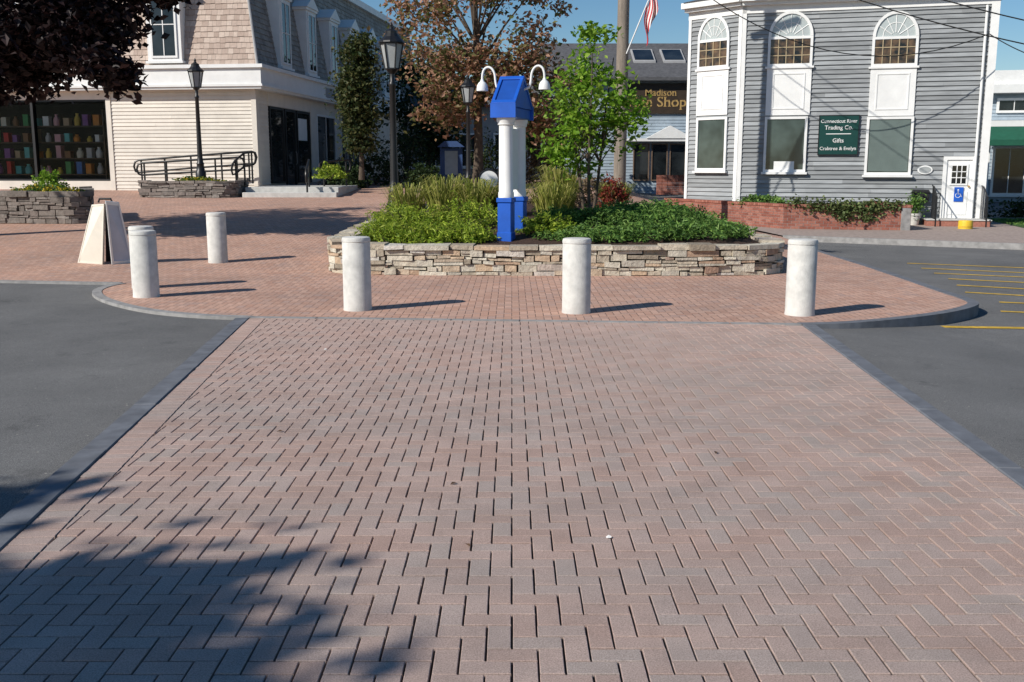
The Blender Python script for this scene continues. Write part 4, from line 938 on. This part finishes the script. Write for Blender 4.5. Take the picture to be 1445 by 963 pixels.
for k, u in enumerate((du0-.25, du1+.2)):
    rr = empty('stair_rail', FG.pt(u, .9, 0)); tag(rr, ('left' if k == 0 else 'right')+' black iron stair rail at the white door', 'handrail')
    mb = MB(); mb.tube([FG.pt(u, .03, 1.15), FG.pt(u, .4, 1.12), FG.pt(u, 1.15, .85), FG.pt(u, 1.2, .0)], .022, 6); mb.build('top_rail', M['black'], rr)
    for dd in (.15, .3, .45, .6, .75, .9, 1.03): mb = MB(); mb.tube([FG.pt(u, dd, .2), FG.pt(u, dd, 1.12-max(0, dd-.4)*.36)], .01, 5); mb.build('baluster', M['black'], rr)
yp = FG.pt(FG.hit(1347, 300)[0], 2.1, 0); yb = empty('yellow_bollard', yp); tag(yb, 'short yellow post in front of the white door', 'bollard')
mb = MB(); mb.lathe([(.19, 0), (.19, .2), (.18, .23), (.05, .24)], yp, 18); mb.build('body', M['yellowp'], yb, True); mb = MB(); mb.lathe([(.195, .05), (.195, .08)], yp, 18); mb.build('band', M['yellow'], yb, True)
pp_ = FG.pt(FG.hit(1287, 310)[0], .45, 0); pt_ = empty('potted_plant', pp_); tag(pt_, 'small potted plant between the brick wall and the letter box', 'potted plant')
mb = MB(); mb.lathe([(.13, .0), (.18, .28), (.2, .28), (.2, .34), (.16, .34)], pp_, 16); mb.build('pot', M['terra'], pt_, True)
leaf_obj('foliage', np.array(pp_)+np.array([0, 0, .6])+rng.normal(size=(500, 3))*np.array([.12, .12, .17]), .09, M['ljun'], pt_)
# brick retaining wall + ivy
wp = [(5.1, 33.6), (7.5, 27.7), (10.75, 27.0), (10.95, 30.2)]
bw = empty('brick_wall', (7.55, 27.7, 0)); tag(bw, 'low red brick retaining wall in front of the grey building', 'wall')
mb = MB(); cb = MB()
for a, b_ in zip(wp, wp[1:]):
    F = Frame(a, b_); r_ = 0; z = -.15
    while z < .62:
        x = -.1*(r_ % 2)
        while x < F.L:
            mb.fbox(F, max(0, x)+.004, min(F.L, x+.21)-.004, -.12, random.uniform(-.002, .003), z+.004, z+.071); x += .215
        z += .076; r_ += 1
    cb.fbox(F, .0, F.L, -.25, -.006, -.2, .6); 
mb.build('bricks', M['brickred'], bw); cb.build('wall_core', M['granite'], bw)
mb = MB()
for a, b_ in zip(wp, wp[1:]):
    F = Frame(a, b_); x = 0
    while x < F.L-.05: mb.fbox(F, x+.003, min(F.L, x+.1)-.003, -.27, .025, .61, .68); x += .1
mb.build('coping', M['brickred'], bw)
mb = MB(); mb.add([(5.2, 33.6, .6), (7.6, 27.8, .6), (10.7, 27.1, .6), (10.9, 30.2, .6), (7.0, 31.5, .6), (5.6, 33.4, .6)], [(0, 1, 2, 3, 4, 5)]); mb.build('soil', M['mulch'], bw)
FW = Frame(wp[1], wp[2]); pts = []
for u, dd, z, s, n in ((.9, .03, .64, .3, 260), (1.4, .05, .58, .32, 320), (1.9, .05, .58, .35, 360), (2.4, .05, .62, .32, 300), (1.6, .04, .36, .2, 120), (2.2, .04, .32, .18, 100), (2.9, .02, .66, .25, 160), (.4, -.05, .7, .25, 160)):
    c = np.array(FW.pt(u, dd, z)); pts.append(c+rng.normal(size=(n, 3))*np.array([s*.6, .05, s*.32]))
o = leaf_obj('ivy', np.concatenate(pts), .09, M['livy'], None, .8); tag(o, 'green ivy trailing over the low brick wall', 'plant')
FW2 = Frame(wp[0], wp[1])
shrub('low_plants', 'low green plants behind the brick wall near the angled bay', tuple(FW2.pt(4.4, -.7, .6)), .8, .7, .28, 900, .1, M['ljun'], cat='plant')

# ------------------------------------------------------------------ wine shop and other back buildings
FWN = Frame((1.5, 50), (13.0, 50)); wb = .75
rt = empty('brown_roof_shop', FWN.pt(0, 0, wb)); tag(rt, 'pale blue shop with a dark sloping roof behind the utility pole', 'building')
ze = FWN.hit(930, 112)[1]
mb = MB(); mb.clap(FWN, 0, FWN.L, wb-.5, ze, .15, .025); mb.fbox(FWN, 0, FWN.L, -8, -.004, wb-.5, ze); mb.build('wall', M['bluesid'], rt)
mb = MB(); zr2 = ze+2.1; b4 = [FWN.pt(-.3, .5, ze-.1), FWN.pt(FWN.L+.3, .5, ze-.1), FWN.pt(FWN.L+.3, -4, zr2-.1), FWN.pt(-.3, -4, zr2-.1)]; mb.hexa(b4+[p+Vector((0, 0, .16)) for p in b4])
b4 = [FWN.pt(-.3, -4.001, zr2-.1), FWN.pt(FWN.L+.3, -4.001, zr2-.1), FWN.pt(FWN.L+.3, -8.5, ze-.1), FWN.pt(-.3, -8.5, ze-.1)]; mb.hexa(b4+[p+Vector((0, 0, .16)) for p in b4]); rf = mb.build('roof', M['roof'], rt)
for px in (904, 945):
    u = (px-722.5)/1426*52-1.5
    def rpz(d): return ze-.1+(.5-d)/4.5*2.1+.16
    def quad4(u0, u1, d0, d1, h0, h1): 
        b_ = [FWN.pt(u0, d0, rpz(d0)+h0), FWN.pt(u1, d0, rpz(d0)+h0), FWN.pt(u1, d1, rpz(d1)+h0), FWN.pt(u0, d1, rpz(d1)+h0)]; return b_+[p+Vector((0, 0, h1-h0)) for p in b_]
    mb = MB(); mb.hexa(quad4(u-.55, u+.55, -1.3, -2.9, 0, .1)); sk = mb.build('skylight', M['greywall'], rf); mb = MB(); mb.hexa(quad4(u-.47, u+.47, -1.42, -2.78, .102, .12)); mb.build('pane', M['glass'], sk)
sg = empty('shop_sign', FWN.pt(5, .1, ze-1)); tag(sg, 'brown shop sign with gold lettering on the pale blue shop', 'sign')
u0, z1 = FWN.hit(868, 118); u1, z0 = FWN.hit(972, 161); mb = MB(); mb.fbox(FWN, u0, u1, .03, .12, z0, z1); mb.build('board', M['signblack'], sg)
u0b, u1b = FWN.hit(872, 140)[0], FWN.hit(969, 140)[0]
text('Madison', FWN, FWN.hit(932, 130)[0], z1-.44, 1.5, M['gold'], sg, .125, hmax=.42, bold=.004, serif=True); text('Wine Shop', FWN, (u0b+u1b)/2, z0+.5, (u1b-u0b)*.98, M['gold'], sg, .125, hmax=.62, bold=.008, serif=True)
u0, z1 = FWN.hit(885, 200); u1, z0 = FWN.hit(966, 255)
mb = MB(); mb.fbox(FWN, u0-.2, FWN.L, .03, .5, z1, z1+.14); mb.prism(FWN, [(u1-2.0, z1+.14), (u1+.3, z1+.14), (u1-.85, z1+.75)], .03, .55); mb.build('canopy', M['white'], rt)
for uu in (u0+.3, u0+1.2, u0+2.1): window(rt, FWN, uu, uu+.8, wb+.3, z1-.1, .05, 1, 1, M['shelf'], d=.03, sill=False)
pb = MB(); F = Frame((FWN.pt(u0+1.0, 3, 0)[0], 46.5), (10.2, 46.3)); z = .45
while z < 1.35:
    x = 0
    while x < F.L: pb.fbox(F, x+.005, x+.24, -.2, 0, z+.005, z+.085); x += .25
    z += .09
o = pb.build('brick_wall', M['brickred']); tag(o, 'low brick wall in front of the pale blue shop', 'wall')
# centre back building
FC = Frame((-7.5, 58), (3.0, 56)); rt = empty('back_shop', FC.pt(0, 0, 1.2)); tag(rt, 'long grey shop building closing the far end of the plaza', 'building')
mb = MB(); mb.clap(FC, 0, FC.L, .9, 5.0, .16, .03); mb.fbox(FC, 0, FC.L, -6, -.004, .8, 5.0); mb.build('wall', M['greywall'], rt)
mb = MB(); b4 = [FC.pt(-.3, .5, 4.95), FC.pt(FC.L+.3, .5, 4.95), FC.pt(FC.L+.3, -3, 6.6), FC.pt(-.3, -3, 6.6)]; mb.hexa(b4+[p+Vector((0, 0, .15)) for p in b4]); b4 = [FC.pt(-.3, -3.001, 6.6), FC.pt(FC.L+.3, -3.001, 6.6), FC.pt(FC.L+.3, -6.5, 4.95), FC.pt(-.3, -6.5, 4.95)]; mb.hexa(b4+[p+Vector((0, 0, .15)) for p in b4]); mb.build('roof', M['roof'], rt)
for k in range(5): window(rt, FC, .6+k*2, 1.9+k*2, 1.7, 3.6, .1, 2, 2, d=.03)
# right white shop
FRW = Frame((20.0, 44), (34, 41)); rt = empty('white_shop', FRW.pt(0, 0, 0)); tag(rt, 'white trimmed grey shop at the right edge beyond the grey building', 'building')
zc0 = FRW.hit(1430, 132)[1]; zc1 = FRW.hit(1430, 100)[1]
mb = MB(); mb.clap(FRW, 0, FRW.L, -.2, zc0, .15, .03); mb.fbox(FRW, 0, FRW.L, -8, -.004, -.3, zc0); mb.build('wall', M['bluesid'], rt)
mb = MB(); mb.fbox(FRW, -.4, FRW.L, -8, .5, zc0, zc0+.35); mb.fbox(FRW, -.3, FRW.L, -8, .3, zc0+.35, zc1); zz = FRW.hit(1430, 168)[1]; mb.fbox(FRW, -.1, FRW.L, .035, .9, zz-.35, zz-.1); mb.build('cornice', M['white'], rt)
mb = MB(); b4 = [FRW.pt(-.1, 1.5, zz-.95), FRW.pt(FRW.L, 1.5, zz-.95), FRW.pt(FRW.L, .91, zz-.4), FRW.pt(-.1, .91, zz-.4)]; mb.hexa(b4+[p+Vector((0, 0, .04)) for p in b4]); mb.fbox(FRW, -.1, FRW.L, 1.47, 1.5, zz-1.15, zz-.952); mb.build('awning', M['awning'], rt)
for k in range(4):
    mb = MB(); u = .3+k*2.2; mb.fbox(FRW, u, u+.22, .6, .82, -.2, zz-.352); mb.build('column', M['white'], rt); window(rt, FRW, u+.5, u+1.9, .5, 2.6, .1, 2, 1, d=.04); window(rt, FRW, u+.5, u+1.9, zz+.25, zc0-.2, .1, 2, 1, d=.04, sill=False)

# ------------------------------------------------------------------ notice board (small kiosk far back)
nb = at(637, 240, 41); z = T(nb.x, 41); rt = empty('notice_board', (nb.x, 41, z)); tag(rt, 'small blue notice board with peaked roof far behind the kiosk', 'notice board')
FN = Frame((nb.x-.5, 41), (nb.x+.5, 41))
for u in (.05, .87): mb = MB(); mb.fbox(FN, u, u+.08, -.05, .05, z, z+1.45); mb.build('post', M['bluedk'], rt)
mb = MB(); mb.fbox(FN, .132, .868, -.03, .03, z+.2, z+1.4); bd = mb.build('board', M['bluedk'], rt); mb = MB(); mb.fbox(FN, .24, .76, .03, .045, z+.35, z+1.3); mb.build('notice', M['bluesid'], bd)
mb = MB(); mb.prism(FN, [(-.05, z+1.45), (1.05, z+1.45), (.75, z+1.68), (.25, z+1.68)], -.3, .3); mb.build('roof', M['bluedk'], rt)
# round white sign
rs = at(690, 262, 26); rt = empty('round_sign', (rs.x, 26, T(rs.x, 26)));tag(rt, 'round white sign with a dark rim behind the planter grass', 'sign')
FO = Frame((rs.x-.5, 26), (rs.x+.5, 26)); zc = at(690, 254, 26).z
mb = MB(); mb.prism(FO, [(.5+.24*math.cos(k*.2618), zc+.24*math.sin(k*.2618)) for k in range(24)], -.02, .02); mb.build('plate', M['white'], rt)
mb = MB(); mb.tube([FO.pt(.5+.25*math.cos(k*.2618), .0, zc+.25*math.sin(k*.2618)) for k in range(25)], .03, 6); mb.build('rim', M['black'], rt); mb = MB(); mb.tube([FO.pt(.5, -.04, T(rs.x, 26)-.1), FO.pt(.5, -.04, zc)], .03, 6); mb.build('post', M['black'], rt)

# ------------------------------------------------------------------ utility pole, flag, cables
ux = at(876, 200, 28).x; uz = T(ux, 28)
rt = empty('utility_pole', (ux, 28, uz)); tag(rt, 'weathered wooden utility pole behind the planter', 'utility pole')
mb = MB(); mb.tube([(ux-.02, 28, uz-.2), (ux, 28, 4), (ux+.03, 28, 10.5)], [.175, .165, .14], 14); mb.build('shaft', M['wood'], rt, True)
mb = MB(); mb.box(ux-.9, ux+.95, 27.78, 27.9, 9.6, 9.75); mb.build('crossarm', M['wood'], rt)
s0 = at(884, 76, 27.8); s1 = at(938, -55, 27.5)
rt = empty('flag', s0); tag(rt, 'american flag hanging from an angled staff on the utility pole', 'flag')
mb = MB(); mb.tube([s0, s1], .018, 8); mb.build('staff', M['white'], rt)
mats = [MB(), MB(), MB()]
def fl(a, b_):     # a along the staff from the tip, b away along the cloth that hangs down
    p = s1.lerp(s0, .04+a*.46); return p+Vector((-.10*b_+.04*math.sin(b_*6+a*9)+.12*a*b_, .07*math.sin(a*16+b_*2.5)*(.3+b_), -1.0*b_))
NA, NB = 26, 16
for i in range(NA):
    for j in range(NB):
        stp = int(i*13/NA); k = 2 if (i < NA*7/13 and j < NB*.4) else (0 if stp % 2 == 0 else 1)
        mats[k].quad(fl(i/NA, j/NB), fl((i+1)/NA, j/NB), fl((i+1)/NA, (j+1)/NB), fl(i/NA, (j+1)/NB))
mats[0].build('red_stripes', M['redfl'], rt, True); mats[1].build('white_stripes', M['wfl'], rt, True); mats[2].build('canton', M['bfl'], rt, True)
def cable(label, a, b_, sag, r_=.014):
    pts = [Vector(a).lerp(Vector(b_), k/20)-Vector((0, 0, sag*4*(k/20)*(1-k/20))) for k in range(21)]
    mb = MB(); mb.tube(pts, r_, 5); tag(mb.build('overhead_cable', M['cable']), label, 'cable', 'overhead cables')
cable('sagging cable from the pole to the right corner of the grey building', (ux, 27.9, 8.0), at(1396, 48, 28.9), 1.7)
cable('upper overhead cable crossing in front of the grey roof', (ux, 27.9, 9.3), at(1600, 60, 20), .5)
cable('lower overhead cable crossing in front of the grey roof', (ux, 27.9, 8.6), at(1600, 92, 20), .5)
cable('short cable dropping right from the corner of the grey building', at(1396, 48, 28.9), at(1600, 98, 22), .3)

# litter
for (px, py), lb in (((859, 760), 'small white paper scrap on the crossing nearest the camera'), ((459, 494), 'small white paper scrap on the far left of the crossing')):
    p = G(px, py); mb = MB(); k = .55
    mb.add([(p.x-.02*k, p.y-.012*k, .004), (p.x+.018*k, p.y-.015*k, .006), (p.x+.024*k, p.y+.012*k, .008), (p.x, p.y+.02*k, .013), (p.x-.022*k, p.y+.01*k, .006)], [(0, 1, 2), (0, 2, 3), (0, 3, 4)]); tag(mb.build('paper_scrap', M['paper']), lb, 'litter')
for (px, py), lb in (((640, 684), 'brown fallen leaf in the middle of the crossing'), ((660, 771), 'brown fallen leaf just above the tree shadow'), ((1010, 640), 'brown fallen leaf on the right half of the crossing'), ((395, 610), 'brown fallen leaf on the left half of the crossing')):
    p = G(px, py); a = random.uniform(0, 3); c, s = math.cos(a)*.022, math.sin(a)*.022; mb = MB()
    mb.add([(p.x-c, p.y-s, .004), (p.x+s*.5, p.y-c*.5, .010), (p.x+c, p.y+s, .006), (p.x-s*.5, p.y+c*.5, .013)], [(0, 1, 2), (0, 2, 3)]); tag(mb.build('fallen_leaf', M['dryleaf']), lb, 'leaf')

# ------------------------------------------------------------------ light, sky, camera
EL = R(33); az = Vector((.826, .563)).normalized()
wd = bpy.data.worlds.new('World'); sc.world = wd; wd.use_nodes = True; nt = wd.node_tree
bg = nt.nodes['Background']; sky = nt.nodes.new('ShaderNodeTexSky'); sky.sky_type = 'NISHITA'; sky.sun_disc = False
sky.sun_elevation = EL; sky.sun_rotation = math.atan2(-az.x, -az.y) % (2*math.pi); sky.air_density = 1.0; sky.dust_density = .2; sky.ozone_density = 3
hs = nt.nodes.new('ShaderNodeHueSaturation'); hs.inputs['Saturation'].default_value = 1.25; hs.inputs['Value'].default_value = 1.1
nt.links.new(sky.outputs[0], hs.inputs['Color']); nt.links.new(hs.outputs[0], bg.inputs[0]); bg.inputs[1].default_value = .08
sl = bpy.data.lights.new('sun', 'SUN'); sl.energy = 5.0; sl.angle = R(.5); sl.color = (1, .95, .87)
so_ = bpy.data.objects.new('sun', sl); COL.objects.link(so_)
so_.rotation_euler = Vector((az.x*math.cos(EL), az.y*math.cos(EL), -math.sin(EL))).to_track_quat('-Z', 'Y').to_euler()
cam = bpy.data.cameras.new('camera'); co = bpy.data.objects.new('camera', cam); COL.objects.link(co)
cam.sensor_width = 36; cam.lens = 36*FPX/1445; cam.clip_end = 1500; cam.clip_start = .05
co.location = (0, 0, CH); co.rotation_euler = (R(90)-TH, 0, 0); sc.camera = co
sc.view_settings.view_transform = 'Standard'; sc.view_settings.look = 'None'; sc.view_settings.exposure = 0
